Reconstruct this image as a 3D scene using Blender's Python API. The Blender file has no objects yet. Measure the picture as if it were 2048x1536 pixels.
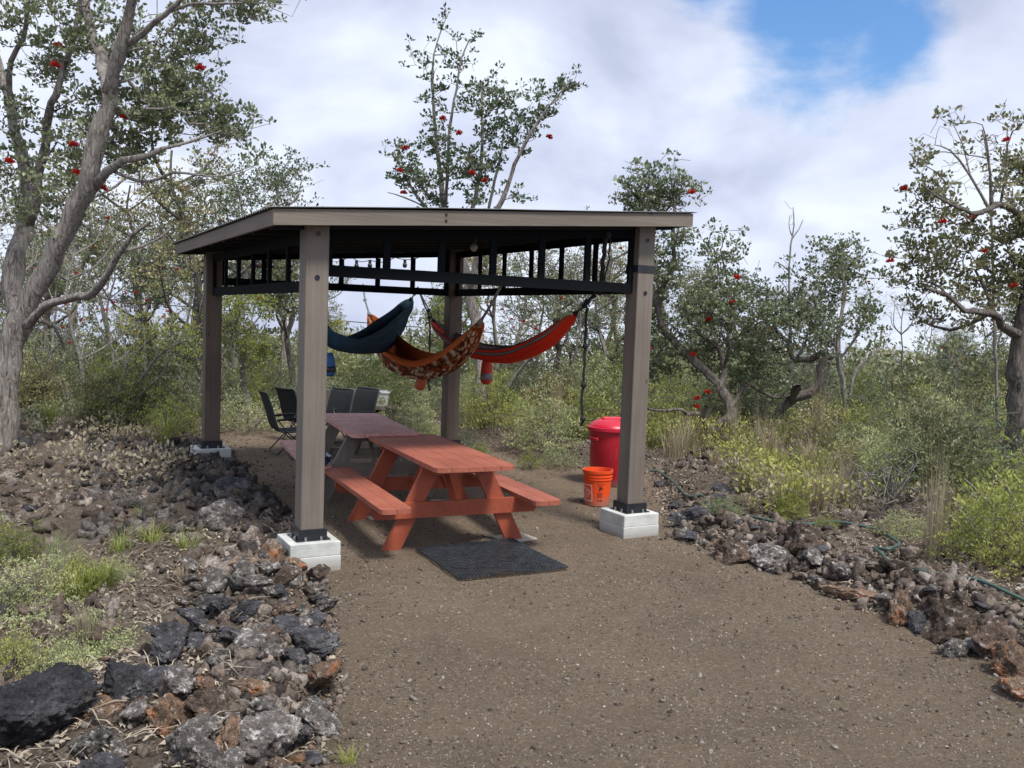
import bpy, bmesh, math, random
import numpy as np
from mathutils import Vector, Matrix, noise
R_ = math.radians
SC = bpy.context.scene
COL = SC.collection

# ------------------------------------------------------------------ camera
CH, FPX, PITCH, ROLL, YAW = 1.95, 1821.9, .07, .0356, .5004
F2 = Vector((0, math.cos(PITCH), -math.sin(PITCH))); U2 = Vector((0, math.sin(PITCH), math.cos(PITCH))); RV = Vector((1, 0, 0))
cr, sr = math.cos(ROLL), math.sin(ROLL)
IX = RV*cr + U2*sr; IY = U2*cr - RV*sr
cam = bpy.data.objects.new('camera', bpy.data.cameras.new('camera')); COL.objects.link(cam)
M = Matrix((IX, IY, -F2)).transposed().to_4x4(); M.translation = Vector((0, 0, CH)); cam.matrix_world = M
cam.data.sensor_width = 36; cam.data.lens = FPX/2048*36; cam.data.clip_end = 3000; cam.data.clip_start = .05
SC.camera = cam
SC.render.resolution_x, SC.render.resolution_y = 1024, 768

def ray(px, py):
    return RV*0 + F2 + IX*((px-1024)/FPX) - IY*((py-768)/FPX)
def up(px, py, Y):                      # the point seen at a pixel, Y metres in front
    d = ray(px, py); return Vector((0, 0, CH)) + d*(Y/d.y)
def sm(a, b, x):
    t = np.clip((x-a)/(b-a), 0, 1); return t*t*(3-2*t)

# ------------------------------------------------------------------ world
SUN_EL, SUN_AZ = 60, 140        # azimuth clockwise from +Y (ahead); behind the camera to the right
W = bpy.data.worlds.new('World'); SC.world = W; W.use_nodes = True
nt = W.node_tree; nt.nodes.clear()
def N(t, ty, **k):
    n = t.nodes.new(ty)
    for a, b in k.items(): setattr(n, a, b)
    return n
out = N(nt, 'ShaderNodeOutputWorld'); bg = N(nt, 'ShaderNodeBackground'); bg.inputs[1].default_value = .1
sky = N(nt, 'ShaderNodeTexSky', sky_type='NISHITA', sun_disc=False)
sky.sun_elevation = R_(SUN_EL); sky.sun_rotation = R_(SUN_AZ); sky.air_density = 1.3; sky.ozone_density = 2.5
tc = N(nt, 'ShaderNodeTexCoord')
mp = N(nt, 'ShaderNodeMapping'); mp.inputs['Scale'].default_value = (1, 1, 1.7)
mp.inputs['Location'].default_value = (.37, .1, .2)
nt.links.new(tc.outputs['Generated'], mp.inputs[0])
n1 = N(nt, 'ShaderNodeTexNoise'); n1.inputs['Scale'].default_value = 4.2; n1.inputs['Detail'].default_value = 10; n1.inputs['Roughness'].default_value = .56; n1.inputs['Distortion'].default_value = .25
n2 = N(nt, 'ShaderNodeTexNoise'); n2.inputs['Scale'].default_value = 3.6; n2.inputs['Detail'].default_value = 8; n2.inputs['Roughness'].default_value = .5; n2.inputs['Distortion'].default_value = .3
nt.links.new(mp.outputs[0], n1.inputs[0]); nt.links.new(mp.outputs[0], n2.inputs[0])
def vmath(op, a, b=None):
    n = N(nt, 'ShaderNodeVectorMath', operation=op)
    for i, v in enumerate((a, b)):
        if v is None: continue
        if isinstance(v, (tuple, list, Vector)): n.inputs[i].default_value = v
        else: nt.links.new(v, n.inputs[i])
    return n
def fmath(op, a, b=0., c=0.):
    n = N(nt, 'ShaderNodeMath', operation=op)
    for i, v in enumerate((a, b, c)):
        if isinstance(v, (int, float)): n.inputs[i].default_value = v
        else: nt.links.new(v, n.inputs[i])
    return n.outputs[0]
def blue_gap(px, py, rad):              # an opening in the clouds round one direction of the sky
    d = ray(px, py).normalized()
    L = vmath('LENGTH', vmath('SUBTRACT', tc.outputs['Generated'], tuple(d)).outputs[0]).outputs['Value']
    return fmath('SUBTRACT', 1., fmath('DIVIDE', L, rad))
g = fmath('MAXIMUM', fmath('MAXIMUM', blue_gap(1690, -60, .165), blue_gap(1800, 70, .085)), blue_gap(1400, -100, .085))
g = fmath('MAXIMUM', g, 0.)
cover = fmath('ADD', fmath('MULTIPLY', g, -2.0), fmath('MULTIPLY', fmath('SUBTRACT', n1.outputs[0], .5), 4.2))
cov = N(nt, 'ShaderNodeMapRange', interpolation_type='SMOOTHSTEP'); nt.links.new(cover, cov.inputs[0])
cov.inputs[1].default_value = -1.3; cov.inputs[2].default_value = -.3; cov.inputs[3].default_value = 0; cov.inputs[4].default_value = 1
rp = N(nt, 'ShaderNodeValToRGB'); cb = rp.color_ramp
cb.elements[0].position = .36; cb.elements[0].color = (2.85, 3.15, 4.1, 1)
cb.elements[1].position = .60; cb.elements[1].color = (4.7, 5.05, 5.8, 1)
e = cb.elements.new(.48); e.color = (3.7, 4.05, 5.0, 1)
nt.links.new(n2.outputs[0], rp.inputs[0])
mx = N(nt, 'ShaderNodeMix', data_type='RGBA'); nt.links.new(cov.outputs[0], mx.inputs['Factor'])
tint = N(nt, 'ShaderNodeMix', data_type='RGBA', blend_type='MULTIPLY'); tint.inputs['Factor'].default_value = 1
nt.links.new(sky.outputs[0], tint.inputs[6]); tint.inputs[7].default_value = (.46, .64, .86, 1)
nt.links.new(tint.outputs[2], mx.inputs[6]); nt.links.new(rp.outputs[0], mx.inputs[7])
nt.links.new(mx.outputs[2], bg.inputs[0]); nt.links.new(bg.outputs[0], out.inputs[0])
sun = bpy.data.objects.new('sun', bpy.data.lights.new('sun', 'SUN')); COL.objects.link(sun)
sun.data.energy = 2.3; sun.data.angle = R_(13); sun.data.color = (1, .95, .87)
az = R_(SUN_AZ); el = R_(SUN_EL)
sd = Vector((math.sin(az)*math.cos(el), math.cos(az)*math.cos(el), math.sin(el)))
sun.rotation_euler = sd.to_track_quat('Z', 'Y').to_euler()
SC.view_settings.view_transform = 'Standard'; SC.view_settings.look = 'None'; SC.view_settings.gamma = 1
SC.view_settings.exposure = 0.98
SC.render.engine = 'CYCLES'

# ------------------------------------------------------------------ helpers
def tag(o, label=None, cat=None, group=None, kind=None):
    if label: o['label'] = label
    if cat: o['category'] = cat
    if group: o['group'] = group
    if kind: o['kind'] = kind
    return o
def empty(name, loc, rz=0, label=None, cat=None, group=None):
    o = bpy.data.objects.new(name, None); COL.objects.link(o); o.location = loc; o.rotation_euler = (0, 0, rz)
    o.empty_display_size = .1
    return tag(o, label, cat, group)
def link(name, me, parent=None, mat=None):
    o = bpy.data.objects.new(name, me); COL.objects.link(o)
    if parent: o.parent = parent
    if mat and not me.materials: me.materials.append(mat)
    return o
def copy_tree(o, parent=None):
    c = o.copy(); COL.objects.link(c); c.parent = parent
    for ch in o.children: copy_tree(ch, c)
    return c
def np_mesh(name, V, Fq, mat=None, smooth=False, uv=None):
    """V (n,3) array; Fq (m,k) array of equal-sized faces"""
    me = bpy.data.meshes.new(name); V = np.asarray(V, np.float32); Fq = np.asarray(Fq, np.int32); m, k = Fq.shape
    me.vertices.add(len(V)); me.vertices.foreach_set('co', V.ravel())
    me.loops.add(m*k); me.loops.foreach_set('vertex_index', Fq.ravel())
    me.polygons.add(m); me.polygons.foreach_set('loop_start', np.arange(0, m*k, k, dtype=np.int32))
    me.polygons.foreach_set('loop_total', np.full(m, k, np.int32))
    if smooth: me.polygons.foreach_set('use_smooth', np.ones(m, bool))
    me.update(calc_edges=True); me.validate()
    if mat: me.materials.append(mat)
    return me
class MB:
    def __init__(s): s.v = []; s.f = []
    def add(s, vs, fs):
        b = len(s.v); s.v += [tuple(v) for v in vs]; s.f += [tuple(i+b for i in f) for f in fs]; return s
    def box(s, a, b, mat=None, bev=0):
        x0, y0, z0 = a; x1, y1, z1 = b
        if bev <= 0:
            vs = [(x, y, z) for z in (z0, z1) for y in (y0, y1) for x in (x0, x1)]
            fs = [(0, 2, 3, 1), (4, 5, 7, 6), (0, 1, 5, 4), (2, 6, 7, 3), (0, 4, 6, 2), (1, 3, 7, 5)]
        else:
            bm = bmesh.new(); bmesh.ops.create_cube(bm, size=1)
            for v in bm.verts: v.co = Vector(((x0+x1)/2+v.co.x*(x1-x0), (y0+y1)/2+v.co.y*(y1-y0), (z0+z1)/2+v.co.z*(z1-z0)))
            bmesh.ops.bevel(bm, geom=bm.edges[:], offset=bev, segments=1, affect='EDGES')
            bm.verts.index_update(); vs = [v.co.copy() for v in bm.verts]; fs = [tuple(v.index for v in f.verts) for f in bm.faces]; bm.free()
        if mat is not None: vs = [mat @ Vector(v) for v in vs]
        return s.add(vs, fs)
    def prism(s, poly, z0, z1, mat=None):
        n = len(poly); vs = [(x, y, z0) for x, y in poly] + [(x, y, z1) for x, y in poly]
        fs = [tuple(range(n))[::-1], tuple(range(n, 2*n))] + [(i, (i+1) % n, n+(i+1) % n, n+i) for i in range(n)]
        if mat is not None: vs = [mat @ Vector(v) for v in vs]
        return s.add(vs, fs)
    def tube(s, pts, r, n=8, cap=True):
        pts = [Vector(p) for p in pts]; rs = r if isinstance(r, (list, tuple)) else [r]*len(pts)
        vs = []; fs = []; up_ = None
        for i, p in enumerate(pts):
            t = (pts[min(i+1, len(pts)-1)] - pts[max(i-1, 0)]).normalized()
            if up_ is None: up_ = t.orthogonal().normalized()
            up_ = (up_ - t*up_.dot(t)).normalized(); w = t.cross(up_)
            for k in range(n):
                a = 2*math.pi*k/n; vs.append(p + (up_*math.cos(a) + w*math.sin(a))*rs[i])
        for i in range(len(pts)-1):
            for k in range(n): fs.append((i*n+k, i*n+(k+1) % n, (i+1)*n+(k+1) % n, (i+1)*n+k))
        if cap: fs += [tuple(range(n))[::-1], tuple((len(pts)-1)*n+k for k in range(n))]
        return s.add(vs, fs)
    def lathe(s, prof, n=40, mat=None):
        vs = [(r*math.cos(2*math.pi*k/n), r*math.sin(2*math.pi*k/n), z) for r, z in prof for k in range(n)]
        fs = [(i*n+k, i*n+(k+1) % n, (i+1)*n+(k+1) % n, (i+1)*n+k) for i in range(len(prof)-1) for k in range(n)]
        if mat is not None: vs = [mat @ Vector(v) for v in vs]
        return s.add(vs, fs)
    def ball(s, c, r, sub=2, sc=(1, 1, 1)):
        bm = bmesh.new(); bmesh.ops.create_icosphere(bm, subdivisions=sub, radius=1)
        vs = [Vector(c)+Vector((v.co.x*sc[0], v.co.y*sc[1], v.co.z*sc[2]))*r for v in bm.verts]; bm.verts.index_update()
        fs = [tuple(v.index for v in f.verts) for f in bm.faces]; bm.free(); return s.add(vs, fs)
    def build(s, name, mat=None, parent=None, smooth=False, auto=False):
        me = bpy.data.meshes.new(name); me.from_pydata(s.v, [], s.f); me.update()
        if smooth: me.polygons.foreach_set('use_smooth', np.ones(len(me.polygons), bool))
        if auto: me.set_sharp_from_angle(angle=R_(35))
        if mat: me.materials.append(mat)
        return link(name, me, parent)

# numpy value noise
def _h(ix, iy, seed):
    n = (ix*374761393 + iy*668265263 + seed*974711) & 0x7fffffff
    n = ((n ^ (n >> 13))*1274126177) & 0x7fffffff
    return ((n ^ (n >> 16)) & 0xffff)/65535.
def vn(x, y, seed=0):
    x = np.asarray(x, float); y = np.asarray(y, float)
    ix = np.floor(x).astype(np.int64); iy = np.floor(y).astype(np.int64); fx = x-ix; fy = y-iy
    fx = fx*fx*(3-2*fx); fy = fy*fy*(3-2*fy)
    a = _h(ix, iy, seed); b = _h(ix+1, iy, seed); c = _h(ix, iy+1, seed); d = _h(ix+1, iy+1, seed)
    return (a*(1-fx)+b*fx)*(1-fy)+(c*(1-fx)+d*fx)*fy
def fbm(x, y, o=4, seed=0, g=.5):
    s = 0; a = 1; t = 0
    for i in range(o): s = s + a*vn(x*2**i, y*2**i, seed+i*7); t += a; a *= g
    return s/t

# ------------------------------------------------------------------ materials
def mat(name):
    m = bpy.data.materials.new(name); m.use_nodes = True; t = m.node_tree
    b = t.nodes['Principled BSDF']; return m, t, b
def noise_n(t, scale, detail=6, rough=.55, coord='Object', mscale=None, dist=0):
    c = N(t, 'ShaderNodeTexCoord'); n = N(t, 'ShaderNodeTexNoise'); n.inputs['Scale'].default_value = scale
    n.inputs['Detail'].default_value = detail; n.inputs['Roughness'].default_value = rough; n.inputs['Distortion'].default_value = dist
    if mscale:
        mm = N(t, 'ShaderNodeMapping'); mm.inputs['Scale'].default_value = mscale; t.links.new(c.outputs[coord], mm.inputs[0]); t.links.new(mm.outputs[0], n.inputs[0])
    else: t.links.new(c.outputs[coord], n.inputs[0])
    return n
def ramp(t, src, stops, interp='LINEAR'):
    r = N(t, 'ShaderNodeValToRGB'); el = r.color_ramp.elements; r.color_ramp.interpolation = interp
    el[0].position, el[0].color = stops[0][0], (*stops[0][1], 1); el[1].position, el[1].color = stops[-1][0], (*stops[-1][1], 1)
    for p, c in stops[1:-1]: x = el.new(p); x.color = (*c, 1)
    t.links.new(src, r.inputs[0]); return r.outputs[0]
def bump(t, b, src, strength, dist=.01):
    n = N(t, 'ShaderNodeBump'); n.inputs['Strength'].default_value = strength; n.inputs['Distance'].default_value = dist
    t.links.new(src, n.inputs['Height'])
    prev = b.inputs['Normal'].links
    if prev: t.links.new(prev[0].from_socket, n.inputs['Normal'])
    t.links.new(n.outputs[0], b.inputs['Normal'])
def mixc(t, f, a, b, mode='MIX'):
    n = N(t, 'ShaderNodeMix', data_type='RGBA', blend_type=mode)
    if isinstance(f, (int, float)): n.inputs['Factor'].default_value = f
    else: t.links.new(f, n.inputs['Factor'])
    for i, v in ((6, a), (7, b)):
        if isinstance(v, tuple): n.inputs[i].default_value = (*v, 1)
        else: t.links.new(v, n.inputs[i])
    return n.outputs[2]
def simple(name, c1, c2, scale=8, rough=.7, bumps=.1, mscale=None, metal=0, bd=.004, dust=None):
    m, t, b = mat(name); n = noise_n(t, scale, mscale=mscale)
    c = ramp(t, n.outputs[0], [(.3, c1), (.7, c2)])
    if dust:
        d1 = noise_n(t, 7, 8, .7); d2 = noise_n(t, 1., 6, .7, mscale=(60, 60, 5)); tc_ = N(t, 'ShaderNodeTexCoord'); sp_ = N(t, 'ShaderNodeSeparateXYZ'); t.links.new(tc_.outputs['Object'], sp_.inputs[0])
        k1 = N(t, 'ShaderNodeMath', operation='MULTIPLY_ADD'); t.links.new(d1.outputs[0], k1.inputs[0]); k1.inputs[1].default_value = -.22; t.links.new(sp_.outputs[2], k1.inputs[2])
        k2 = N(t, 'ShaderNodeMapRange'); t.links.new(k1.outputs[0], k2.inputs[0]); k2.inputs[1].default_value = -.1; k2.inputs[2].default_value = .02; k2.inputs[3].default_value = .7; k2.inputs[4].default_value = 0
        c = mixc(t, k2.outputs[0], c, (.2, .165, .13))
        k3 = N(t, 'ShaderNodeMapRange'); t.links.new(d2.outputs[0], k3.inputs[0]); k3.inputs[1].default_value = .6; k3.inputs[2].default_value = .75; k3.inputs[3].default_value = 0; k3.inputs[4].default_value = dust
        c = mixc(t, k3.outputs[0], c, (.5, .4, .34))
    t.links.new(c, b.inputs['Base Color']); b.inputs['Roughness'].default_value = rough
    b.inputs['Metallic'].default_value = metal
    if bumps: bump(t, b, n.outputs[0], bumps, bd)
    return m
def wood(name, cols, axis, rough=.65, grain=1.):
    m, t, b = mat(name)
    ms = [34, 34, 34]; ms[axis] = 1.3
    n = noise_n(t, 1.0, 8, .65, mscale=tuple(ms)); n2 = noise_n(t, 1.7, 4, .5)
    ms2 = [7, 7, 7]; ms2[axis] = .5
    n3 = noise_n(t, 1.0, 3, .5, mscale=tuple(ms2))
    c = ramp(t, n.outputs[0], [(.25, cols[0]), (.5, cols[1]), (.78, cols[2])])
    c = mixc(t, .55, c, ramp(t, n3.outputs[0], [(.3, cols[0]), (.7, cols[2])]))
    c = mixc(t, .35, c, ramp(t, n2.outputs[0], [(.35, cols[0]), (.65, cols[2])]))
    ms3 = [55, 55, 55]; ms3[axis] = .8; n4 = noise_n(t, 1.0, 9, .75, mscale=tuple(ms3))
    c = mixc(t, .8, c, ramp(t, n4.outputs[0], [(.28, (.35, .33, .31)), (.42, (.85, .84, .83)), (.55, (1, 1, 1)), (.75, (1.3, 1.3, 1.3))]), 'MULTIPLY')
    kn = N(t, 'ShaderNodeTexVoronoi'); kn.inputs['Scale'].default_value = 1; km = N(t, 'ShaderNodeMapping'); q_ = [5, 5, 5]; q_[axis] = 2.2; km.inputs['Scale'].default_value = q_
    kc = N(t, 'ShaderNodeTexCoord'); t.links.new(kc.outputs['Object'], km.inputs[0]); t.links.new(km.outputs[0], kn.inputs[0])
    c = mixc(t, 1., c, ramp(t, kn.outputs['Distance'], [(.0, (.38, .34, .3)), (.045, (.55, .5, .46)), (.07, (1, 1, 1)), (1, (1, 1, 1))]), 'MULTIPLY')
    t.links.new(c, b.inputs['Base Color']); b.inputs['Roughness'].default_value = rough
    bump(t, b, n4.outputs[0], .6*grain, .004); bump(t, b, n.outputs[0], .35*grain, .003)
    return m
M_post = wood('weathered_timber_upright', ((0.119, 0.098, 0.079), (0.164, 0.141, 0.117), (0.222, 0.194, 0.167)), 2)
M_fasc_x = wood('weathered_timber_front', ((0.123, 0.103, 0.084), (0.168, 0.142, 0.117), (0.213, 0.186, 0.152)), 0)
M_fasc_y = wood('weathered_timber_side', ((0.107, 0.083, 0.065), (0.148, 0.117, 0.091), (0.185, 0.150, 0.123)), 1)
M_black = simple('black_painted_steel', (.012, .014, .018), (.02, .023, .028), 12, .38, .05)
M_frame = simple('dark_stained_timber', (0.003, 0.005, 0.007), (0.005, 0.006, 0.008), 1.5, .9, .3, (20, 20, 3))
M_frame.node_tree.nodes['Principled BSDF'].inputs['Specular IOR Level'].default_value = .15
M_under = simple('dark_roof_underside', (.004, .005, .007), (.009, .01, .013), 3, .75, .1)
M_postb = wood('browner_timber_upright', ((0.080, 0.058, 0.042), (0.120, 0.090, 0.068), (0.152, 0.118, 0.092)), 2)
M_roofm = simple('grey_green_roof_metal', (.12, .13, .12), (.18, .19, .17), 5, .45, .05, metal=.5)
M_bolt = simple('galvanised_bolt', (.3, .3, .3), (.45, .45, .45), 20, .4, 0, metal=.8)
M_rope = simple('black_rope', (.008, .008, .01), (.025, .025, .03), 60, .9, .3)
M_web = simple('grey_webbing', (.12, .13, .14), (.2, .21, .22), 60, .9, .3)
# painted concrete
M_conc, t, b = mat('whitewashed_concrete')
n = noise_n(t, 6, 8, .6); n2 = noise_n(t, 1.0, 6, .6, mscale=(4, 4, 60))
c = ramp(t, n.outputs[0], [(.3, (.38, .39, .37)), (.5, (.52, .54, .52)), (.7, (.64, .66, .64))])
c = mixc(t, .22, c, ramp(t, n2.outputs[0], [(.35, (.42, .43, .41)), (.6, (.66, .68, .67))]))
gm = N(t, 'ShaderNodeTexCoord'); sx = N(t, 'ShaderNodeSeparateXYZ'); t.links.new(gm.outputs['Object'], sx.inputs[0])
ml = N(t, 'ShaderNodeMath', operation='MULTIPLY_ADD'); t.links.new(n.outputs[0], ml.inputs[0]); ml.inputs[1].default_value = -.12; t.links.new(sx.outputs[2], ml.inputs[2])
sp = N(t, 'ShaderNodeMapRange'); t.links.new(ml.outputs[0], sp.inputs[0]); sp.inputs[1].default_value = -.06; sp.inputs[2].default_value = .05; sp.inputs[3].default_value = .75; sp.inputs[4].default_value = 0
c = mixc(t, sp.outputs[0], c, (.2, .17, .14))
t.links.new(c, b.inputs['Base Color']); b.inputs['Roughness'].default_value = .85; bump(t, b, n2.outputs[0], .5, .004)
# painted red timber and faded one
def painted(name, c0, c1, c2, chip, chipamt):
    m, t, b = mat(name)
    n = noise_n(t, 1.0, 8, .6, mscale=(30, 2.2, 30)); n2 = noise_n(t, 3, 6, .6); n3 = noise_n(t, 22, 5, .7)
    c = ramp(t, n2.outputs[0], [(.3, c0), (.5, c1), (.72, c2)])
    c = mixc(t, .35, c, ramp(t, n.outputs[0], [(.3, c0), (.7, c2)]))
    mr = N(t, 'ShaderNodeMapRange'); t.links.new(n3.outputs[0], mr.inputs[0]); mr.inputs[1].default_value = chipamt; mr.inputs[2].default_value = chipamt+.05
    c = mixc(t, mr.outputs[0], c, chip)
    t.links.new(c, b.inputs['Base Color']); b.inputs['Roughness'].default_value = .62; bump(t, b, n.outputs[0], .4, .003); return m
M_red = painted('red_stained_timber', (0.220, 0.061, 0.039), (0.330, 0.095, 0.057), (0.418, 0.143, 0.094), (0.286, 0.187, 0.143), .61)
M_redend = painted('red_painted_frame_timber', (.22, .045, .02), (.31, .066, .03), (.36, .085, .042), (.2, .11, .08), .66)
M_faded = painted('faded_red_timber', (0.347, 0.146, 0.131), (0.493, 0.228, 0.204), (0.620, 0.347, 0.311), (0.620, 0.529, 0.456), .58)
M_raw = wood('bare_grey_timber', ((.13, .11, .09), (.21, .185, .16), (.32, .29, .26)), 2)
M_rawx = wood('bare_plank_timber', ((.12, .10, .08), (.2, .17, .14), (.3, .27, .23)), 0)
M_board = simple('pale_board', (.33, .29, .24), (.5, .45, .38), 12, .8, .3)

def rock_mat(name, base, patch, lich, pamt=.56, lamt=.62, rnd=.5):
    m, t, b = mat(name)
    n = noise_n(t, 2.0, 8, .62); n2 = noise_n(t, 3.6, 9, .68); n3 = noise_n(t, 1.5, 7, .6, dist=.5); n5 = noise_n(t, 14, 8, .7)
    c = ramp(t, n.outputs[0], [(.3, base[0]), (.55, base[1]), (.75, base[2])])
    for src, am, colr in ((n3, pamt, patch), (n2, lamt, lich)):
        mr = N(t, 'ShaderNodeMapRange'); t.links.new(src.outputs[0], mr.inputs[0]); mr.inputs[1].default_value = am; mr.inputs[2].default_value = am+.1
        c = mixc(t, mr.outputs[0], c, colr)
    oi = N(t, 'ShaderNodeObjectInfo')
    c2 = ramp(t, oi.outputs['Random'], [(0, (1-rnd, 1-rnd, 1-rnd)), (.5, (1, .97, .93)), (1, (1+rnd*.5, 1+rnd*.4, 1+rnd*.35))])
    c = mixc(t, 1., c, c2, 'MULTIPLY')
    t.links.new(c, b.inputs['Base Color']); b.inputs['Roughness'].default_value = .93; b.inputs['Specular IOR Level'].default_value = .25
    v = N(t, 'ShaderNodeTexVoronoi'); v.inputs['Scale'].default_value = 22; cc = N(t, 'ShaderNodeTexCoord'); t.links.new(cc.outputs['Object'], v.inputs[0])
    c0 = b.inputs['Base Color'].links[0].from_socket; t.links.new(mixc(t, .7, c0, ramp(t, n5.outputs[0], [(.32, (.35, .34, .33)), (.5, (1, 1, 1)), (.72, (1.5, 1.5, 1.5))]), 'MULTIPLY'), b.inputs['Base Color'])
    bump(t, b, v.outputs['Distance'], .5, .03); bump(t, b, n5.outputs[0], 1., .07); return m
M_rdark = rock_mat('dark_lava', ((0.053, 0.055, 0.066), (0.159, 0.161, 0.185), (0.398, 0.405, 0.442)), (0.299, 0.258, 0.239), (0.850, 0.850, 0.850), .6, .60)
M_rgrey = rock_mat('grey_lava', ((0.076, 0.072, 0.067), (0.304, 0.284, 0.272), (0.659, 0.631, 0.617)), (0.417, 0.309, 0.253), (0.850, 0.850, 0.850), .58, .53)
M_rbrown = rock_mat('brown_lava', ((0.074, 0.055, 0.048), (0.251, 0.191, 0.156), (0.500, 0.404, 0.340)), (0.425, 0.246, 0.171), (0.850, 0.850, 0.826), .58, .57)
M_rrust = rock_mat('rusty_lava', ((0.113, 0.086, 0.068), (0.476, 0.331, 0.232), (0.850, 0.637, 0.462)), (0.725, 0.306, 0.146), (0.850, 0.850, 0.850), .53, .56, .3)

# ground materials
M_grav, t, b = mat('gravel_and_cinder')
n1g = noise_n(t, 1.1, 6, .62); n2g = noise_n(t, 60, 8, .85); n3g = noise_n(t, 9, 6, .65)
v = N(t, 'ShaderNodeTexVoronoi'); v.inputs['Scale'].default_value = 75; v.inputs['Randomness'].default_value = 1
cc = N(t, 'ShaderNodeTexCoord'); t.links.new(cc.outputs['Object'], v.inputs[0])
c = ramp(t, n2g.outputs[0], [(.28, (0.058, 0.044, 0.031)), (.45, (0.210, 0.159, 0.114)), (.6, (0.352, 0.276, 0.206)), (.78, (0.603, 0.504, 0.396))])
c = mixc(t, .5, c, ramp(t, n3g.outputs[0], [(.3, (0.143, 0.108, 0.079)), (.7, (0.368, 0.292, 0.214))]))
hs = N(t, 'ShaderNodeSeparateColor'); t.links.new(v.outputs['Color'], hs.inputs[0])
c = mixc(t, .45, c, ramp(t, hs.outputs[0], [(0, (0.050, 0.040, 0.031)), (.5, (0.201, 0.152, 0.110)), (.93, (0.368, 0.292, 0.214)), (1., (0.837, 0.763, 0.665))]))
c = mixc(t, .45, c, ramp(t, n1g.outputs[0], [(.3, (0.176, 0.133, 0.098)), (.5, (0.276, 0.214, 0.155)), (.7, (0.352, 0.279, 0.203))]))
t.links.new(c, b.inputs['Base Color']); b.inputs['Roughness'].default_value = .95; b.inputs['Specular IOR Level'].default_value = .15
bump(t, b, v.outputs['Distance'], .6, .012); bump(t, b, n3g.outputs[0], .6, .05); bump(t, b, n2g.outputs[0], 1., .04)
M_soil, t, b = mat('lava_soil_and_litter')
n1g = noise_n(t, 1.3, 6, .6); n2g = noise_n(t, 30, 9, .75); n3g = noise_n(t, 6, 6, .65)
c = ramp(t, n2g.outputs[0], [(.3, (0.034, 0.027, 0.022)), (.5, (0.119, 0.093, 0.073)), (.68, (0.255, 0.212, 0.170)), (.8, (0.510, 0.459, 0.391))])
c = mixc(t, .5, c, ramp(t, n1g.outputs[0], [(.3, (0.051, 0.041, 0.034)), (.5, (0.128, 0.102, 0.082)), (.7, (0.255, 0.221, 0.178))]))
t.links.new(c, b.inputs['Base Color']); b.inputs['Roughness'].default_value = .97; b.inputs['Specular IOR Level'].default_value = .1
bump(t, b, n3g.outputs[0], .6, .04); bump(t, b, n2g.outputs[0], 1., .03)

def leaf_mat(name, cols, trans=.28, rough=.5, rnd=.35):
    m, t, b = mat(name)
    g = N(t, 'ShaderNodeNewGeometry'); oi = N(t, 'ShaderNodeObjectInfo')
    c = ramp(t, g.outputs['Random Per Island'], [(i/(len(cols)-1), cc) for i, cc in enumerate(cols)])
    n = noise_n(t, 1.6, 3, .5)
    c = mixc(t, .6, c, ramp(t, n.outputs[0], [(.3, cols[0]), (.7, cols[-1])]), 'MIX')
    c2 = ramp(t, oi.outputs['Random'], [(0, (1-rnd, 1-rnd*.8, 1-rnd)), (1, (1+rnd, 1+rnd*.8, 1+rnd*.5))])
    c = mixc(t, 1., c, c2, 'MULTIPLY')
    t.links.new(c, b.inputs['Base Color']); b.inputs['Roughness'].default_value = rough; b.inputs['Specular IOR Level'].default_value = .35
    tr = N(t, 'ShaderNodeBsdfTranslucent'); t.links.new(c, tr.inputs[0]); ms = N(t, 'ShaderNodeMixShader'); ms.inputs[0].default_value = trans
    t.links.new(b.outputs[0], ms.inputs[1]); t.links.new(tr.outputs[0], ms.inputs[2]); t.links.new(ms.outputs[0], t.nodes['Material Output'].inputs[0]); return m
M_leafA = leaf_mat('grey_green_leaves', [(0.045, 0.067, 0.036), (0.096, 0.126, 0.067), (0.179, 0.220, 0.122), (0.307, 0.347, 0.219)], .28, .42)
M_leafB = leaf_mat('olive_leaves', [(0.086, 0.098, 0.048), (0.182, 0.206, 0.098), (0.307, 0.323, 0.167), (0.421, 0.371, 0.216)], .28, .45)
M_leafY = leaf_mat('yellow_green_leaves', [(0.142, 0.183, 0.041), (0.261, 0.329, 0.066), (0.366, 0.427, 0.107), (0.426, 0.451, 0.167)], .4)
M_leafG = leaf_mat('fresh_green_leaves', [(0.110, 0.154, 0.036), (0.229, 0.282, 0.066), (0.364, 0.404, 0.108), (0.474, 0.469, 0.168)], .35)
M_leafP = leaf_mat('pale_green_leaves', [(0.149, 0.194, 0.089), (0.298, 0.349, 0.163), (0.463, 0.516, 0.251), (0.563, 0.570, 0.327)], .3)
M_dry = leaf_mat('dry_straw', [(0.220, 0.167, 0.110), (0.347, 0.283, 0.193), (0.464, 0.399, 0.297), (0.541, 0.476, 0.373)], .2, .8, .2)
M_litter = leaf_mat('dry_leaf_litter', [(0.084, 0.060, 0.044), (0.210, 0.153, 0.106), (0.364, 0.293, 0.225), (0.588, 0.519, 0.425)], .05, .9, .1)
M_moss = leaf_mat('pale_lichen', [(.16, .19, .08), (.28, .31, .15), (.4, .42, .24)], .1, .9, .1)
M_flower = leaf_mat('red_blossom', [(.3, .012, .012), (.5, .02, .015), (.6, .05, .03)], .2, .6, .1)
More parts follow.
